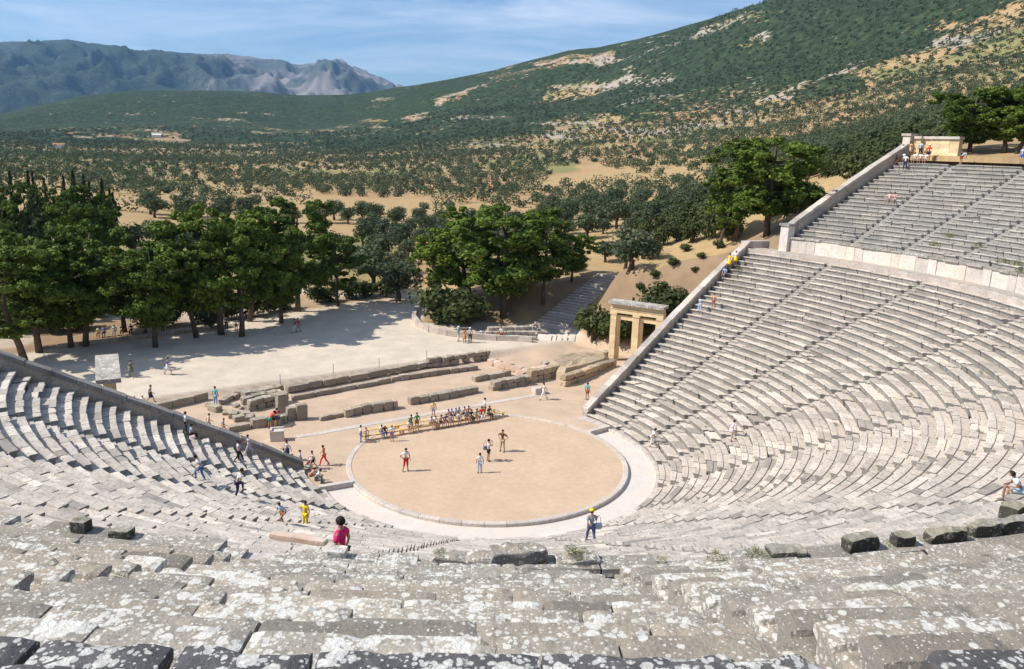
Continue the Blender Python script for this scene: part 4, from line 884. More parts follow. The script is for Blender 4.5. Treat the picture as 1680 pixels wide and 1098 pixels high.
# far houses
for i, (px, py, s) in enumerate(((257, 226, 1.), (97, 243, .8))):
    p = onH(px, py); h = empty('farmhouse', tuple(p), .4, label=('small white farmhouse at the foot of the dark hill', 'small pale shed among the olives at the far left')[i], cat='house')
    mb = MB(); mb.box((0, 0, 2.*s), (13*s, 7*s, 4*s), 0, .5); mb.build('walls', M['white'], h)
    mb = MB(); mb.add([(-6.8*s, -3.9*s, 4*s+.02), (6.8*s, -3.9*s, 4*s+.02), (6.8*s, 3.9*s, 4*s+.02), (-6.8*s, 3.9*s, 4*s+.02), (-6.8*s, 0, 6*s), (6.8*s, 0, 6*s)], [(0, 1, 5, 4), (2, 3, 4, 5), (0, 4, 3), (1, 2, 5), (0, 3, 2, 1)]); mb.build('roof', M['tile'] if i else M['white'], h)
def at_r(px, py, rr):
    dd = ray(px, py); a = dd[0]**2+dd[1]**2; b = 2*(CAM[0]*dd[0]+CAM[1]*dd[1]); c = CAM[0]**2+CAM[1]**2-rr*rr; t = (-b-math.sqrt(max(0, b*b-4*a*c)))/(2*a); t = t if t > 0 else (-b+math.sqrt(max(0, b*b-4*a*c)))/(2*a); return CAM+t*dd
def rim(px, py, d, lab, mat='near', dz=0., r=None):
    rr = r or RU+.12; p = at_r(px, py, rr); az = math.atan2(p[1], p[0]); z = (ZU+.05 if r is None else ZD-.02)+d[2]/2+dz
    return loose('stone_block', lab, 'stone', (p[0], p[1], z), d, az+pi/2+rng.normal(0, .08), mat, .13*min(1, d[0]), 6)
# ------------------------------------------------------------------ rim blocks, plank, weeds
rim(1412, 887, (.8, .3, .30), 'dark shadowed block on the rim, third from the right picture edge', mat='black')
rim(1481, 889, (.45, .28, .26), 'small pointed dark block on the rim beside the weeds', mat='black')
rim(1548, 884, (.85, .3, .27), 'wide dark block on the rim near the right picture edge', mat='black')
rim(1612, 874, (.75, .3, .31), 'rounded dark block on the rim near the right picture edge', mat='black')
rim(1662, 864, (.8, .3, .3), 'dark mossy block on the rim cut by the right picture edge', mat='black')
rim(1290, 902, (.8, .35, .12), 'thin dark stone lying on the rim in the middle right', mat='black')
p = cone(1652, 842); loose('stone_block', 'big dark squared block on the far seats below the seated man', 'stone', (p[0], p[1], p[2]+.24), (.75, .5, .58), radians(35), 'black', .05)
rim(850, 909, (1.1, .45, .30), 'rough humped boulder on the rim below the orchestra')
rim(765, 912, (1.2, .4, .15), 'long flat rough stone on the rim left of the humped boulder')
rim(945, 915, (.9, .35, .10), 'low broken stone with weeds right of the humped boulder')
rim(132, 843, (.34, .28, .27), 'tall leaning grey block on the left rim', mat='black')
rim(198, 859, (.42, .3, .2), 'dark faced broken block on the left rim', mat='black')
rim(556, 908, (.36, .3, .16), 'grey block with a dark right side below the woman in pink')
p = gnd(490, 884, 13.3); o = loose('stone_beam', 'long pinkish stone beam lying left of the woman in pink', 'stone beam', (p[0], p[1], p[2]), (1.45, .2, .13), radians(-14), 'pink', .02)
mb = MB(); V, F, C = leaves([(0, 0, .1, .22), (.2, .1, .1, .16), (-.2, 0, .08, .15), (.05, -.1, .2, .12)], 90, .016, 1., .2); gme = mkmesh('tuft', V, F, False, C); gme.materials.append(M['grass'])
def tuft(p, s, lab, grp='weeds growing between the stones'):
    o = bpy.data.objects.new('weed_tuft', gme); col.objects.link(o); o.location = p; s *= .72; o.scale = (s, s, s*rng.uniform(.6, 1.1)); o.rotation_euler = (0, 0, rng.uniform(0, 6)); tag(o, lab, 'weeds', grp)
for px, py, s in ((722, 912, .8), (812, 915, .9), (886, 916, .8), (935, 905, .8), (950, 912, 1.), (1085, 922, .7), (1175, 918, .9), (1240, 915, 1.), (1255, 922, .8), (1465, 899, .8), (1492, 900, .9), (1520, 895, .8), (1600, 893, .9), (1640, 883, 1.), (1675, 873, 1.2), (130, 858, .8), (186, 967, 1.)):
    tuft(at_r(px, py, RU+.1 if py < 950 else RU+5.6), s, 'small green and yellow tuft of weeds rooted between the stones of the rim')
for px, py in ((1553, 388), (1660, 435), (1680, 440), (1530, 400), (1700, 430), (1597, 405), (1213, 441), (1640, 430)):
    p = cone(px, py, False) if px > 1400 else cone(px, py); tuft((p[0], p[1], p[2]), 2.2, 'larger green and rusty tuft growing among the upper right rows', 'weeds among the upper right seat rows')
for px, py in ((1545, 520), (1420, 470), (1330, 560), (1260, 640), (1150, 700), (1375, 690), (1310, 770), (1225, 600), (1600, 610), (1500, 640), (1240, 470), (1620, 700), (1120, 690), (1450, 560)):
    p = cone(px, py); tuft((p[0], p[1], p[2]), .9, 'tiny weed tuft in a joint of the lower right seats', 'tiny weeds in the lower right seats')
# ------------------------------------------------------------------ benches
def bench(p0, p1, label, h=.42, w_=.36):
    d = p1-p0; L_ = float(np.linalg.norm(d[:2])); o = empty('wooden_bench', (p0[0], p0[1], 0), math.atan2(d[1], d[0]), label=label, cat='bench', group='wooden benches on the orchestra edge')
    mb = MB(); mb.box((L_/2, -.1, h-.025), (L_, .17, .05), 0, .5); mb.box((L_/2, .1, h-.025), (L_, .17, .05), 0, .6); mb.build('seat', M['wood'], o)
    n = max(2, int(L_/1.6)+1)
    for k in range(n):
        x = .1+(L_-.2)*k/(n-1); mb = MB(); mb.box((x, -.13, (h-.05)/2), (.07, .06, h-.052), 0, .4); mb.box((x, .13, (h-.05)/2), (.07, .06, h-.052), 0, .4); mb.box((x, 0, h*.35), (.05, .2, .06), 0, .4); mb.build('leg', M['wood'], o)
    return o
BA = gnd(597, 721, .1); BB = gnd(827, 681, .1); bu = (BB-BA)/np.linalg.norm((BB-BA)[:2]); bn = np.array([-bu[1], bu[0], 0])
BL = float(np.linalg.norm((BB-BA)[:2]))
LABB = ['leftmost wooden bench of the front row', 'front row wooden bench second from the left', 'front row wooden bench under the crowd', 'rightmost front row bench with an empty end', 'leftmost wooden bench of the back row', 'back row wooden bench second from the left', 'back row wooden bench behind the crowd', 'rightmost back row bench with an empty end']
for row in (0, 1):
    for k in range(4):
        a = BA+bu*(BL*k/4+.02)+bn*(.95*row); b = BA+bu*(BL*(k+1)/4-.02)+bn*(.95*row)
        if row and k == 3: b = b-bu*.35
        bench(a, b, LABB[k+4*row], .42 if not row else .46)

# ------------------------------------------------------------------ people
def skin_mesh(name, nodes, edges, mat=None, sub=1):
    me = bpy.data.meshes.new(name+'_sk'); me.from_pydata([n[:3] for n in nodes], edges, []); ob = bpy.data.objects.new(name+'_sk', me); col.objects.link(ob)
    md = ob.modifiers.new('s', 'SKIN'); md.use_smooth_shade = True; md.branch_smoothing = .6
    sv = me.skin_vertices[0].data
    for i, n in enumerate(nodes):
        r = n[3]; sv[i].radius = (r, r) if np.isscalar(r) else r; sv[i].use_root = (i == 0)
    if sub: s_ = ob.modifiers.new('u', 'SUBSURF'); s_.levels = sub; s_.render_levels = sub
    bpy.context.view_layer.update(); dg = bpy.context.evaluated_depsgraph_get(); ev = ob.evaluated_get(dg); out = bpy.data.meshes.new_from_object(ev); out.name = name
    bpy.data.objects.remove(ob); bpy.data.meshes.remove(me); out.materials.clear(); out.materials.append(mat or M['white'])
    out.polygons.foreach_set('use_smooth', np.ones(len(out.polygons), bool)); return out
def mirror(p): return (p[0], -p[1], p[2])
POSES = {}
def P_(name, pel, wai, che, nec, hd, la, ra, ll, rl): POSES[name] = dict(pel=pel, wai=wai, che=che, nec=nec, hd=hd, la=la, ra=ra, ll=ll, rl=rl)
U0 = dict(pel=(0, 0, .93), wai=(0, 0, 1.08), che=(.01, 0, 1.29), nec=(0, 0, 1.47), hd=(.02, 0, 1.60))
AD = ((-.03, .25, 1.12), (.05, .27, .88)); AR = ((-.03, -.25, 1.12), (.05, -.27, .88))
LD = ((.01, .11, .49), (-.03, .12, .08)); RD_ = ((.01, -.11, .49), (-.03, -.12, .08))
P_('stand', *U0.values(), AD, AR, LD, RD_)
P_('hip', *U0.values(), AD, ((-.06, -.40, 1.17), (.05, -.22, 1.02)), ((.02, .10, .49), (-.02, .14, .08)), ((.0, -.12, .49), (-.05, -.2, .08)))
P_('hips', *U0.values(), ((-.06, .40, 1.17), (.05, .22, 1.02)), ((-.06, -.40, 1.17), (.05, -.22, 1.02)), ((.02, .12, .49), (-.02, .16, .08)), ((.0, -.12, .49), (-.05, -.17, .08)))
P_('photo', *U0.values(), ((.18, .25, 1.26), (.22, .09, 1.52)), ((.18, -.25, 1.26), (.22, -.09, 1.52)), LD, RD_)
P_('walk', (0, 0, .92), (.01, 0, 1.07), (.04, 0, 1.28), (.05, 0, 1.45), (.09, 0, 1.58), ((-.16, .23, 1.15), (-.20, .25, .92)), ((.12, -.23, 1.13), (.32, -.22, 1.0)), ((.20, .1, .52), (.30, .1, .09)), ((-.08, -.1, .49), (-.36, -.1, .16)))
P_('climb', (0, 0, .90), (.05, 0, 1.04), (.14, 0, 1.23), (.20, 0, 1.38), (.27, 0, 1.49), ((.0, .25, 1.1), (.18, .25, .95)), ((.1, -.27, 1.06), (.28, -.24, .9)), ((.30, .11, .72), (.28, .11, .40)), ((-.02, -.1, .48), (-.16, -.1, .09)))
P_('lean', (0, 0, .90), (.10, 0, 1.02), (.28, 0, 1.16), (.42, 0, 1.25), (.53, 0, 1.28), ((.33, .22, .95), (.45, .17, .75)), ((.33, -.22, .95), (.45, -.17, .75)), ((.02, .11, .48), (-.05, .12, .08)), ((.02, -.11, .48), (-.05, -.12, .08)))
P_('sit', (0, 0, .53), (.0, 0, .68), (.05, 0, .88), (.08, 0, 1.05), (.13, 0, 1.17), ((.08, .25, .74), (.30, .15, .62)), ((.08, -.25, .74), (.30, -.15, .62)), ((.43, .11, .53), (.41, .12, .08)), ((.43, -.11, .53), (.43, -.12, .08)))
P_('sitfwd', (0, 0, .53), (.05, 0, .67), (.17, 0, .83), (.26, 0, .96), (.34, 0, 1.05), ((.22, .24, .68), (.42, .10, .66)), ((.22, -.24, .68), (.42, -.10, .66)), ((.43, .14, .53), (.36, .14, .08)), ((.43, -.14, .53), (.43, -.14, .08)))
P_('sitback', (0, 0, .53), (-.04, 0, .68), (-.08, 0, .89), (-.08, 0, 1.07), (-.05, 0, 1.20), ((-.22, .25, .76), (-.33, .27, .50)), ((.08, -.25, .74), (.28, -.15, .62)), ((.42, .11, .60), (.52, .12, .12)), ((.42, -.11, .58), (.60, -.12, .10)))
def lerp3(a, b, t): return tuple(a[i]*(1-t)+b[i]*t for i in range(3))
_cache = {}
def body_nodes(ps, fem=False):
    q = POSES[ps]; nd = []; ed = []
    def add(p, r, par=None):
        nd.append((*p, r)); i = len(nd)-1
        if par is not None: ed.append((par, i))
        return i
    pel = add(q['pel'], .115); wai = add(q['wai'], .098, pel); che = add(q['che'], .118, wai); upc_ = lerp3(q['che'], q['nec'], .5); up_ = add(upc_, .085, che); nec = add(q['nec'], .05, up_)
    h0 = add(lerp3(q['nec'], q['hd'], .55), .064, nec); h1 = add(q['hd'], .092, h0); dirh = np.array(q['hd'])-np.array(q['nec']); dirh /= np.linalg.norm(dirh); add(tuple(np.array(q['hd'])+dirh*.085), .062, h1)
    add((q['hd'][0]+.105, 0, q['hd'][2]-.01), .014, h1)
    for k, sgn in (('la', 1), ('ra', -1)):
        el, wr = q[k]; sh = (upc_[0], sgn*.165, upc_[2]+.015); s = add(sh, .055, up_); m1 = add(lerp3(sh, el, .5), .046, s); e = add(el, .037, m1); m2 = add(lerp3(el, wr, .45), .034, e); w2 = add(wr, .024, m2)
        d = np.array(wr)-np.array(el); d /= np.linalg.norm(d); side = np.array([d[2], 0, -d[0]]) if abs(d[1]) < .9 else np.array([1., 0, 0]); side /= np.linalg.norm(side); nn = np.cross(d, side)
        palm = np.array(wr)+d*.055; pi_ = add(tuple(palm), .028, w2)
        for j, ln in enumerate((.075, .085, .078, .06)):
            b0 = palm+d*.03+side*(.027-.018*j); i1 = add(tuple(b0+d*ln*.45), .0085, pi_); add(tuple(b0+d*ln*.8-nn*.02*sgn), .0075, i1)
        t0 = palm-d*.005+side*.045; i1 = add(tuple(t0), .0095, pi_); add(tuple(t0+d*.035+side*.012), .008, i1)
    for k, sgn in (('ll', 1), ('rl', -1)):
        kn, an = q[k]; hp = (q['pel'][0]+.0, sgn*.085, q['pel'][2]-.03); h = add(hp, .085, pel); m1 = add(lerp3(hp, kn, .5), .07, h); k_ = add(kn, .052, m1); m2 = add(lerp3(kn, an, .35), .052, k_); a_ = add(an, .034, m2)
        f1 = add((an[0]+.09, an[1], an[2]-.035), .032, a_); add((an[0]+.19, an[1], an[2]-.05), .024, f1)
    return nd, ed
def shirt_nodes(ps, longs=False):
    q = POSES[ps]; nd = []; ed = []
    def add(p, r, par=None):
        nd.append((*p, r)); i = len(nd)-1
        if par is not None: ed.append((par, i))
        return i
    lo = lerp3(q['pel'], q['wai'], .1); a = add(lo, .138); b = add(q['wai'], .125, a); c = add(q['che'], .155, b); upc_ = lerp3(q['che'], q['nec'], .5); u = add(upc_, .118, c); add(lerp3(q['che'], q['nec'], .92), .072, u)
    for k, sgn in (('la', 1), ('ra', -1)):
        el, wr = q[k]; sh = (upc_[0], sgn*.17, upc_[2]+.01); s = add(sh, .086, u); m1 = add(lerp3(sh, el, .62), .068, s)
        if longs: e = add(el, .05, m1); add(lerp3(el, wr, .9), .038, e)
    for k, sgn in (('ll', 1), ('rl', -1)): add((q['pel'][0], sgn*.06, q['pel'][2]+.03), .105, a)
    return nd, ed
def leg_nodes(ps, kind):
    q = POSES[ps]; nd = []; ed = []
    def add(p, r, par=None):
        nd.append((*p, r)); i = len(nd)-1
        if par is not None: ed.append((par, i))
        return i
    a = add(lerp3(q['pel'], q['wai'], .15), .128)
    for k, sgn in (('ll', 1), ('rl', -1)):
        kn, an = q[k]; hp = (q['pel'][0], sgn*.085, q['pel'][2]-.04); h = add(hp, .105, a); m1 = add(lerp3(hp, kn, .5), .088, h); 
        if kind == 'shorts': add(lerp3(hp, kn, .72), .082, m1)
        elif kind == 'capri': k_ = add(kn, .072, m1); add(lerp3(kn, an, .3), .066, k_)
        else: k_ = add(kn, .070, m1); m2 = add(lerp3(kn, an, .5), .060, k_); add(lerp3(kn, an, .93), .052, m2)
    return nd, ed
def ring_mesh(levels, n=16):
    V = []; 
    for (x, y, z, rx, ry) in levels:
        for k in range(n): V.append((x+rx*cos(2*pi*k/n), y+ry*sin(2*pi*k/n), z))
    F = [(i*n+k, i*n+(k+1) % n, (i+1)*n+(k+1) % n, (i+1)*n+k) for i in range(len(levels)-1) for k in range(n)]; F.append(tuple(range(n))[::-1]); F.append(tuple((len(levels)-1)*n+k for k in range(n))); return V, F
def hair_mesh(ps, long):
    q = POSES[ps]; c = np.array(q['hd'])+[0, 0, .015]; V = []; F = []; n = 14; rows = 8
    for i in range(rows+1):
        th = pi*.5*i/rows*1.25
        for k in range(n):
            a = 2*pi*k/n; front = max(0, cos(a)); t = th*(1-.42*front) if i == rows else th*(1-.42*front*i/rows); rr = .111
            V.append((c[0]-.012+rr*sin(t)*cos(a)*.98, c[1]+rr*.86*sin(t)*sin(a), c[2]+rr*1.06*cos(t)+.01))
    F = [(i*n+k, (i+1)*n+k, (i+1)*n+(k+1) % n, i*n+(k+1) % n) for i in range(rows) for k in range(n)]
    if long:
        b = len(V); lv = [(c[0]-.05, c[1], c[2]+.0, .075, .095), (c[0]-.085, c[1], c[2]-.12, .05, .10), (c[0]-.12, c[1], c[2]-.25, .04, .10), (c[0]-.14, c[1], c[2]-.38, .02, .06)]; v2, f2 = ring_mesh(lv, 10); V += v2; F += [tuple(i+b for i in f) for f in f2]
    return mkmesh('hair', V, F, True)
def shoes_mesh(ps):
    q = POSES[ps]; mb = MB()
    for k in ('ll', 'rl'):
        an = q[k][1]; v, f = ring_mesh([(an[0]+.07, an[1], an[2]-.085, .13, .045), (an[0]+.07, an[1], an[2]-.05, .135, .05), (an[0]+.03, an[1], an[2]-.0, .075, .042)], 12); mb.add(v, f)
    return mkmesh('shoes', np.concatenate(mb.V), mb.F, True)
def skirt_mesh(ps):
    q = POSES[ps]; p = q['pel']; w_ = q['wai']; k = ((q['ll'][0][0]+q['rl'][0][0])/2, 0, (q['ll'][0][2]+q['rl'][0][2])/2)
    V, F = ring_mesh([(w_[0], 0, w_[2]-.03, .125, .14), (p[0], 0, p[2], .15, .17), (lerp3(p, k, .5)[0], 0, lerp3(p, k, .5)[2], .175, .20), (k[0], 0, k[2]+.04, .20, .23)]); return mkmesh('skirt', V, F, True)
def hat_mesh(ps, brim):
    q = POSES[ps]; c = q['hd']; V, F = ring_mesh([(c[0]+(.03 if brim < .15 else 0), 0, c[2]+.045, brim+.03, brim), (c[0], 0, c[2]+.06, .118, .108), (c[0]-.01, 0, c[2]+.12, .11, .10), (c[0]-.01, 0, c[2]+.155, .06, .055)], 14); return mkmesh('hat', V, F, True)
def gm(key, fn):
    if key not in _cache: _cache[key] = fn()
    return _cache[key]
SKIN = [(.42, .25, .17), (.36, .20, .13), (.48, .30, .21)]
def person(label, p, h, ps, yaw, shirt, low, lowc, hair=(.02, .015, .012), longh=False, hat=None, longs=False, group=None, shoes=(.2, .18, .16), skin=None, dress=False):
    o = empty('person', tuple(float(v) for v in p), radians(yaw), label=label, cat='person', group=group); s = h/1.74; o.scale = (s*1.04, s*1.08, s)
    def put(nm, me, c, rough=.85):
        x = bpy.data.objects.new(nm, me); col.objects.link(x); x.parent = o
        if len(me.materials) == 0: me.materials.append(M['white'])
        x.material_slots[0].link = 'OBJECT'; x.material_slots[0].material = cloth(c, rough); return x
    put('body', gm(('b', ps), lambda: skin_mesh('body', *body_nodes(ps))), skin or SKIN[rng.integers(3)], .6)
    put('shirt', gm(('s', ps, longs), lambda: skin_mesh('shirt', *shirt_nodes(ps, longs))), shirt)
    if low == 'skirt' and not ps.startswith('sit'): put('skirt', gm(('k', ps), lambda: skirt_mesh(ps)), lowc)
    else: 
        kd = 'shorts' if low == 'skirt' else low; put('trousers' if kd == 'long' else 'shorts', gm(('l', ps, kd), lambda: skin_mesh('legs', *leg_nodes(ps, kd))), lowc)
    put('hair', gm(('h', ps, longh), lambda: hair_mesh(ps, longh)), hair, .7)
    put('shoes', gm(('f', ps), lambda: shoes_mesh(ps)), shoes)
    if hat: put('hat', gm(('t', ps, hat[0]), lambda: hat_mesh(ps, hat[0])), hat[1])
    return o
def on_seat(px, py, low, sit):
    p = cone(px, py, low)
    if sit:
        r = math.hypot(p[0], p[1]); r2 = r-.42+ROW+.16; p = p.copy(); p[:2] *= r2/r
    return p
Wt = (.80, .80, .80); LB = (.40, .58, .78); NV = (.03, .04, .10); JN = (.12, .22, .42); BK = (.025, .022, .022); RDc = (.62, .04, .03); PK = (.75, .48, .50); KH = (.42, .34, .2); GN = (.05, .28, .10); GY = (.35, .36, .38); TL = (.05, .42, .50); BR = (.28, .14, .05); YL = (.85, .60, .03); OR = (.70, .28, .08); MR = (.25, .04, .05); PW = (.30, .10, .04)
B = -58.5
PE = [
# orchestra
('woman in a white top and long red shorts with one hand on her hip', 666, 773, 'g', 1.72, 'hip', -60, Wt, 'capri', RDc, {}),
('boy in a white shirt and pale blue jeans standing mid orchestra', 787, 776, 'g', 1.5, 'stand', 100, Wt, 'long', (.35, .5, .7), {}),
('woman in dark shorts raising both arms to take a picture', 801, 757, 'g', 1.72, 'photo', 20, (.62, .65, .72), 'shorts', BK, {}),
('man in a dark brown shirt and khaki trousers, hands on hips', 824, 741, 'g', 1.75, 'hips', -120, (.12, .05, .045), 'long', KH, {}),
# around the benches
('boy in a white shirt and blue trousers standing at the left bench end', 592, 726, 'g', 1.4, 'stand', 10, Wt, 'long', JN, {}),
('child in a pink shirt seated second from the left bench end', 600, 722, 'B0', 1.3, 'sit', B, PK, 'shorts', (.6, .6, .65), {}),
('child in white with blue jeans seated alone with a friend on the bench', 623, 0, 'B0', 1.35, 'sit', B, Wt, 'long', JN, {}),
('child in dark clothes seated beside the one in blue jeans', 628, 0, 'B0', 1.35, 'sitfwd', B, BK, 'long', BK, {'longh': 1}),
('child in a pale blue shirt and purple shorts standing before the bench', 643, 724, 'g', 1.3, 'stand', -70, (.6, .75, .9), 'shorts', (.25, .12, .35), {}),
('small child in white seated left of the two girls in green', 666, 0, 'B0', 1.25, 'sit', B, Wt, 'shorts', BR, {}),
('girl in a green top and reddish skirt, left one of the pair', 674, 708, 'g', 1.45, 'walk', -50, GN, 'shorts', (.5, .2, .15), {}),
('girl in a green top standing just right of her twin in green', 684, 706, 'g', 1.5, 'stand', -70, GN, 'shorts', PW, {}),
('child in a lilac shirt seated at the left of the crowd', 701, 0, 'B0', 1.35, 'sit', B, (.62, .55, .78), 'shorts', PW, {}),
('child in white seated second in the crowd', 708, 0, 'B0', 1.35, 'sit', B, Wt, 'shorts', GY, {}),
('child in a pink and dark top seated third in the crowd', 717, 0, 'B0', 1.35, 'sit', B, (.6, .3, .3), 'shorts', BK, {}),
('child in a purple shirt and dark red shorts in the crowd', 725, 0, 'B0', 1.4, 'sit', B, (.16, .09, .28), 'shorts', MR, {}),
('child in beige leaning forward in the crowd', 734, 0, 'B0', 1.35, 'sitfwd', B, (.6, .55, .45), 'shorts', GY, {}),
('child in a peach shirt in the second bench row', 738, 0, 'B1', 1.35, 'sit', B, (.75, .45, .3), 'shorts', Wt, {}),
('child in a light blue shirt in the second bench row', 744, 0, 'B1', 1.35, 'sit', B, LB, 'shorts', NV, {}),
('child in white with a dark blue skirt in the crowd', 747, 0, 'B0', 1.35, 'sit', B, Wt, 'shorts', (.08, .08, .25), {}),
('child in a pink and white shirt in the second bench row', 751, 0, 'B1', 1.35, 'sit', B, (.75, .6, .65), 'shorts', NV, {}),
('child in a grey blue shirt in the middle of the crowd', 756, 0, 'B1', 1.4, 'sit', B, (.45, .52, .6), 'shorts', (.6, .3, .25), {}),
('child in green grey seated behind the white shirt', 759, 0, 'B0', 1.4, 'sitfwd', B, (.2, .28, .26), 'shorts', GY, {}),
('child in a pale peach shirt right of the crowd centre', 765, 0, 'B1', 1.4, 'sit', B, (.8, .65, .52), 'shorts', BK, {}),
('child in black seated in front right of the crowd centre', 768, 0, 'B0', 1.4, 'sit', B, BK, 'long', BK, {}),
('child in a pink top in the second row near the red shirt', 773, 0, 'B1', 1.4, 'sit', B, (.7, .35, .35), 'shorts', OR, {}),
('child with long black hair and an orange skirt in the crowd', 778, 0, 'B0', 1.4, 'sit', B, (.3, .4, .35), 'shorts', OR, {'longh': 1}),
('youth in a bright red shirt and white trousers at the crowd right end', 786, 0, 'B0', 1.65, 'sit', B, (.8, .05, .04), 'long', (.75, .75, .8), {}),
('man in a white shirt and dark trousers standing over the crowd', 795, 684, 'g', 1.7, 'stand', 190, Wt, 'long', (.2, .2, .15), {}),
('person in dark clothes at the right end of the crowd', 799, 0, 'B0', 1.55, 'sit', B, (.08, .05, .05), 'long', BK, {}),
('child in a yellow and orange vest standing behind the benches', 711, 684, 'g', 1.4, 'stand', -80, (.8, .5, .2), 'shorts', GY, {}),
# right parodos
('woman dressed all in white striding past the small pale stone', 892, 656, 'g', 1.72, 'walk', 190, Wt, 'long', (.78, .78, .74), {'longh': 1}),
('man in a teal shirt and red brown shorts by the right wall foot', 963, 656, 'g', 1.65, 'stand', 45, TL, 'shorts', PW, {}),
('woman in white with long black hair climbing from the channel', 1063, 731, 'L', 1.65, 'climb', 0, Wt, 'long', (.72, .7, .68), {'longh': 1}),
('woman in a pale pink dress alone in the middle of the right seats', 1207, 715, 'L', 1.65, 'climb', 40, (.75, .6, .62), 'skirt', (.75, .62, .65), {}),
('woman in a bright yellow dress by the right wall', 1198, 436, 'L', 1.65, 'stand', -120, YL, 'skirt', YL, {}),
('smaller figure in yellow and white behind the yellow dress', 1206, 432, 'L', 1.5, 'stand', -120, Wt, 'skirt', YL, {}),
('child in a blue shirt seated below the yellow dresses', 1182, 456, 'L', 1.5, 'sit', 215, (.3, .5, .75), 'shorts', JN, {}),
('child in pale blue standing by the right wall', 1145, 510, 'L', 1.4, 'stand', -130, (.5, .62, .85), 'long', LB, {}),
('child in an orange top standing right of the child in pale blue', 1171, 501, 'L', 1.45, 'stand', -130, (.75, .45, .15), 'shorts', PW, {}),
# upper right
('figure in dark clothes seated beside the steep upper wall', 1467, 268, 'U', 1.6, 'sit', 210, (.15, .08, .08), 'shorts', OR, {}),
('white haired man in a white shirt standing by the top wall', 1480, 257, 'U', 1.7, 'stand', 220, (.75, .73, .68), 'long', KH, {'hair': (.6, .58, .55)}),
('visitor in white with bare legs seated leftmost on the top row', 1481, 262, 'U', 1.6, 'sit', 215, Wt, 'shorts', (.6, .4, .4), {}),
('visitor in a tan dress standing against the top wall', 1490, 255, 'U', 1.6, 'stand', 215, (.65, .38, .2), 'skirt', (.65, .4, .25), {'longh': 1}),
('visitor in a white shirt and dark blue trousers standing on the steps', 1487, 273, 'U', 1.7, 'stand', 60, Wt, 'long', NV, {}),
('visitor in white and pale blue seated centre of the top group', 1497, 264, 'U', 1.6, 'sit', 212, Wt, 'shorts', (.5, .7, .8), {}),
('visitor in a light blue shirt standing behind the top group', 1508, 252, 'U', 1.65, 'stand', 210, LB, 'long', NV, {}),
('visitor in white seated right of the one in pale blue', 1507, 264, 'U', 1.6, 'sit', 212, Wt, 'shorts', (.6, .35, .3), {}),
('visitor in white seated next to the red shirt', 1516, 264, 'U', 1.6, 'sit', 211, Wt, 'shorts', Wt, {}),
('visitor in a red shirt and straw hat standing at the top', 1522, 260, 'U', 1.7, 'stand', 210, (.8, .06, .04), 'shorts', NV, {'hat': (.17, (.8, .7, .4))}),
('visitor in a grey blue shirt bending over the top row', 1577, 266, 'U', 1.7, 'lean', 0, (.4, .5, .56), 'shorts', PW, {}),
('child in blue and white standing on the top row at the picture edge', 1674, 265, 'U', 1.6, 'stand', 200, (.45, .55, .85), 'shorts', (.1, .15, .5), {'hair': (.4, .25, .1)}),
('visitor in pale pink sunbathing halfway up the upper seats', 1452, 332, 'U', 1.6, 'sitback', 212, (.75, .5, .48), 'shorts', LB, {}),
('visitor in rose seated right of the one in pale pink', 1463, 331, 'U', 1.6, 'sit', 212, (.7, .4, .4), 'shorts', Wt, {}),
# walkers in front
('man in a yellow cap and grey blue shirt walking down with a camera bag', 969, 884, 'L', 1.78, 'walk', 100, (.30, .35, .45), 'long', (.12, .13, .25), {'hat': (.11, YL)}),
('man in a white shirt and blue jeans climbing the left seats', 334, 784, 'L', 1.7, 'climb', 200, Wt, 'long', JN, {}),
('man in a white shirt and navy trousers bending on the left seats', 391, 810, 'L', 1.75, 'climb', 30, (.7, .72, .72), 'long', NV, {}),
('child in a light blue shirt and brown shorts climbing the near left seats', 471, 856, 'L', 1.35, 'climb', 240, (.5, .62, .8), 'shorts', PW, {}),
('child all in yellow climbing the near left seats', 497, 858, 'L', 1.4, 'hip', 240, YL, 'long', YL, {}),
# left wall and parodos
('boy in a pale blue shirt and dark trousers standing on the left wall steps', 298, 702, 'L', 1.45, 'stand', 30, (.6, .7, .85), 'long', NV, {}),
('boy in a striped blue shirt inside the left wall', 323, 713, 'L', 1.4, 'sit', 30, (.25, .45, .65), 'long', BK, {}),
('boy in a white shirt just beyond the left wall', 343, 706, 'g', 1.4, 'walk', 20, Wt, 'shorts', (.5, .45, .4), {}),
('child in a bright blue shirt running beyond the left wall', 367, 712, 'g', 1.3, 'walk', 10, (.2, .42, .75), 'shorts', (.6, .45, .3), {}),
('child in white on the end seats next to the blue shirted friend', 388, 748, 'L', 1.35, 'stand', 20, Wt, 'long', BK, {}),
('child in a blue shirt and black trousers on the end seats', 392, 752, 'L', 1.4, 'walk', 0, (.35, .52, .75), 'long', BK, {}),
('child in a lilac shirt reaching back on the end seats', 404, 738, 'L', 1.4, 'walk', 200, (.65, .6, .72), 'long', (.5, .45, .55), {}),
('child in a white shirt and tan shorts beside the woman with brown hair', 466, 763, 'g', 1.25, 'stand', 200, (.7, .75, .82), 'shorts', KH, {}),
('woman with long brown hair in a light blue blouse and dark skirt', 472, 756, 'g', 1.65, 'walk', 210, (.5, .62, .8), 'skirt', NV, {'longh': 1, 'hair': (.15, .05, .02)}),
('child in dark clothes crouching at the end of the seats', 482, 766, 'g', 1.3, 'sit', 200, (.12, .06, .1), 'long', (.2, .3, .4), {}),
('child in a white and blue shirt standing at the end of the seats', 493, 769, 'g', 1.4, 'stand', 190, (.5, .6, .72), 'shorts', NV, {}),
('seated person in a pale hat and maroon shirt', 503, 774, 'g', 1.45, 'sitfwd', 0, MR, 'shorts', (.5, .7, .65), {'hat': (.14, (.7, .72, .75))}),
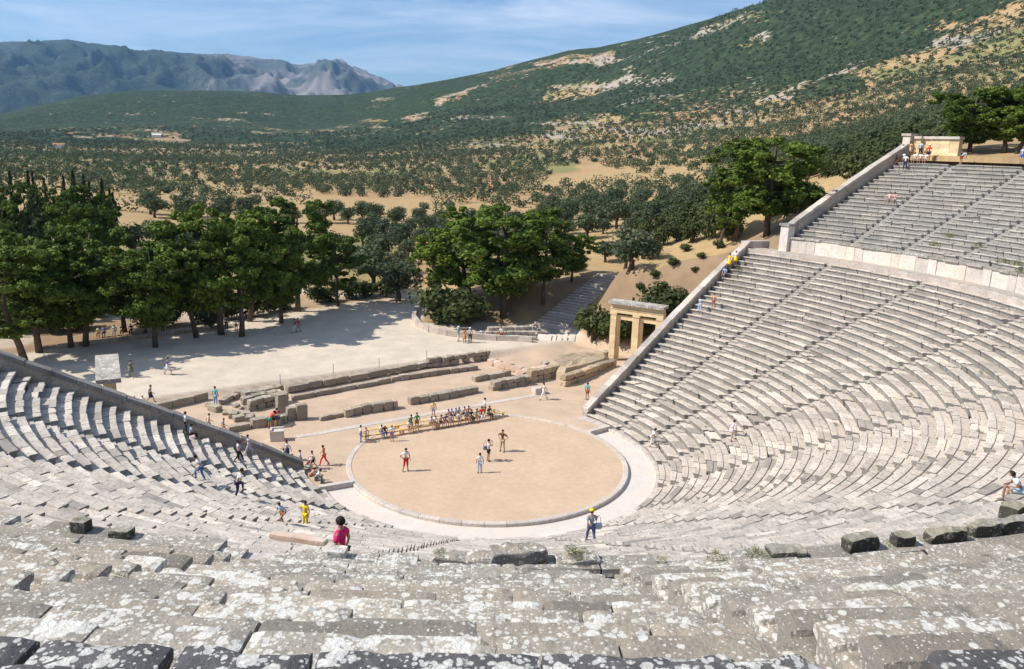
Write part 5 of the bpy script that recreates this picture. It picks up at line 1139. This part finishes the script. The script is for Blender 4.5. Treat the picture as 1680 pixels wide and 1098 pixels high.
('child in a white shirt and black shorts walking towards the seats', 514, 770, 'g', 1.4, 'walk', 190, (.8, .7, .7), 'shorts', BK, {}),
('youth in a brown shirt and bright red trousers walking away', 532, 764, 'g', 1.55, 'walk', 170, (.45, .2, .08), 'long', (.7, .06, .05), {}),
('seated child in coral near the channel end', 510, 789, 'g', 1.35, 'sitfwd', 20, (.75, .3, .25), 'long', PW, {}),
('youth in a white shirt crouching beside the channel end', 519, 793, 'g', 1.5, 'sitfwd', 10, (.7, .76, .85), 'long', (.1, .2, .2), {}),
('man in a turquoise shirt and jeans at the end of the terrace wall', 354, 665, 'g', 1.7, 'stand', 70, (.12, .50, .55), 'long', (.3, .42, .6), {}),
('woman in a red top and green shorts bending over the ruins', 443, 703, 'g', 1.65, 'lean', 60, (.75, .15, .12), 'shorts', (.02, .3, .25), {}),
('person in grey between the two bending visitors', 449, 700, 'g', 1.6, 'lean', 70, GY, 'shorts', BK, {}),
('man in navy and red leaning on the ruined blocks', 456, 701, 'g', 1.75, 'lean', 110, (.35, .08, .1), 'shorts', (.05, .07, .15), {}),
# terrace
('woman in a dark green dress walking on the terrace', 216, 619, 't', 1.65, 'walk', -60, (.10, .14, .10), 'skirt', (.12, .16, .12), {}),
('woman in a blue top and white skirt carrying a pale bag', 276, 615, 't', 1.7, 'walk', -20, (.15, .25, .6), 'skirt', (.75, .72, .75), {}),
('woman in a blue shirt and navy skirt walking towards the ruins', 247, 655, 't', 1.6, 'walk', 10, (.25, .42, .62), 'skirt', NV, {}),
('person in a bright red shirt at the far side of the terrace', 490, 545, 't', 1.7, 'walk', -150, (.65, .04, .08), 'long', GY, {}),
('person in a dark top and pale trousers beside the red shirt', 485, 546, 't', 1.65, 'walk', -150, (.25, .1, .12), 'long', (.65, .62, .55), {}),
('child with dark hair sitting low behind the left wall', 222, 662, 't', 1.3, 'sit', -90, (.15, .15, .15), 'shorts', BK, {}),
('child in white sitting behind the left wall', 235, 661, 't', 1.3, 'sit', -90, Wt, 'shorts', KH, {}),
('person in white and teal standing beside the straight pine trunk', 388, 545, 't', 1.65, 'stand', -90, (.6, .75, .72), 'shorts', PW, {}),
('person in dark trousers under the pines left of the straight trunk', 372, 542, 't', 1.7, 'stand', -60, (.35, .33, .35), 'long', BK, {}),
('visitor in a light blue shirt and white trousers at the kerb', 752, 560, 't', 1.75, 'stand', -20, (.2, .42, .55), 'long', (.75, .73, .7), {'hat': (.12, Wt)}),
('visitor in an orange brown dress at the kerb', 762, 563, 't', 1.65, 'stand', -80, (.55, .25, .12), 'skirt', (.6, .3, .15), {}),
('visitor in grey with black trousers at the kerb', 771, 562, 't', 1.75, 'stand', -110, (.5, .48, .42), 'long', BK, {'hat': (.12, Wt)}),
('visitor in white and blue seated on the kerb', 790, 556, 't', 1.6, 'sit', -90, Wt, 'shorts', (.03, .22, .45), {}),
('visitor in a white top and red trousers near the stone ledges', 822, 559, 't', 1.65, 'stand', -90, Wt, 'long', (.4, .03, .03), {}),
('person in white seated leftmost in the pine shade', 163, 553, 't', 1.6, 'sit', -80, Wt, 'long', BR, {}),
('person in blue seated second in the pine shade', 172, 552, 't', 1.6, 'sit', -80, (.2, .35, .7), 'long', NV, {}),
('person in mint green seated in the pine shade', 189, 550, 't', 1.6, 'sit', -80, (.4, .75, .65), 'long', GY, {}),
('person in dark clothes seated right of the mint green one', 202, 549, 't', 1.6, 'sit', -80, BK, 'long', BK, {}),
('person in navy seated in the pine shade middle', 216, 548, 't', 1.6, 'sit', -80, NV, 'long', NV, {}),
('person with a bare arm seated left of the slanting trunk', 240, 549, 't', 1.6, 'sit', -80, MR, 'long', BK, {}),
('person in white standing in a gap between the trunks', 267, 546, 't', 1.65, 'stand', -90, (.6, .6, .58), 'long', NV, {}),
]
for e in PE:
    lab, px, py, sf, h, ps, yaw, sh, lk_, lc, kw = e; kw = dict(kw)
    if sf == 'g': p = gnd(px, py, 0.)
    elif sf == 't': p = gnd(px, py, .62); p[2] = max(.3, float(H(p[0], p[1])))
    elif sf in ('L', 'U'):
        p = on_seat(px, py, sf == 'L', ps.startswith('sit'))
        if ps.startswith('sit') and yaw > 180: yaw = math.degrees(math.atan2(-p[1], -p[0]))
    else:
        row = int(sf[1]); y_ = 722-(px-597)*.1757; q = gnd(px, y_-4, .3)+bn*0; s = float(np.dot(q-BA, bu)); s = (px-597)/230*BL; p = BA+bu*s+bn*(.95*row); p[2] = -.02+(.03 if row else 0)
        yaw = math.degrees(math.atan2(-bn[1], -bn[0]))+rng.uniform(-15, 15)
    if ps.startswith('sit') and sf[0] == 'B': p[2] = .42-.46*h/1.74+.02
    person(lab, p, h, ps, yaw, sh, lk_, lc, **kw)
p = gnd(559, 851, ZD+1.64); person('woman in a bright pink top and dark bobbed hair walking in the walkway', (p[0], p[1], ZD-.03), 1.72, 'stand', 160, (.72, .03, .16), 'long', (.05, .04, .06))
p = on_seat(1664, 806, True, True); person('man in a loose white shirt seated at the right picture edge', p, 1.75, 'sitfwd', 165, (.78, .80, .84), 'shorts', (.45, .62, .72))
def bag(p, c, lab, s=1.): 
    o = empty('shoulder_bag', p, .3, label=lab, cat='bag'); mb = MB(); rough(mb, (0, 0, 0), (.32*s, .16*s, .28*s), 0, .015, .5, 3); mb.build('pouch', cloth(c), o); mb = MB(); mb.tube([(-.13*s, 0, .12*s), (-.08*s, 0, .42*s), (.0, 0, .55*s), (.08*s, 0, .42*s), (.13*s, 0, .12*s)], [.012]*5, 5); mb.build('strap', cloth(BK), o)
p = gnd(796, 755, 0); bag((p[0]-.02, p[1], .95), (.2, .28, .5), 'blue shoulder bag at the side of the woman taking a picture')
p = gnd(272, 614, .62); bag((p[0], p[1], 1.15), (.6, .72, .72), 'pale bag carried by the woman in the white skirt')
p = cone(969, 884); bag((p[0]+.33, p[1]+.05, p[2]+.9), (.45, .52, .6), 'grey camera bag hanging at the hip of the man in the yellow cap')
# ------------------------------------------------------------------ haze
def haze():
    x0, x1, y0, y1, z0, z1 = -13800, 13800, -13900, 13500, -260, 1500
    V = [(x, y, z) for x in (x0, x1) for y in (y0, y1) for z in (z0, z1)]; F = [(0, 1, 3, 2), (4, 6, 7, 5), (0, 4, 5, 1), (2, 3, 7, 6), (1, 5, 7, 3), (0, 2, 6, 4)]
    m = bpy.data.materials.new('haze'); m.use_nodes = True; t = m.node_tree; t.nodes.clear(); o = N(t, 'ShaderNodeOutputMaterial'); v = N(t, 'ShaderNodeVolumePrincipled', inp={'Density': HAZE, 'Anisotropy': .15}); v.inputs['Color'].default_value = (.28, .56, 1, 1)
    t.links.new(v.outputs[0], o.inputs['Volume']); tag(mkobj('haze', V, F, m), kind='stuff')
HAZE = .000048
haze()
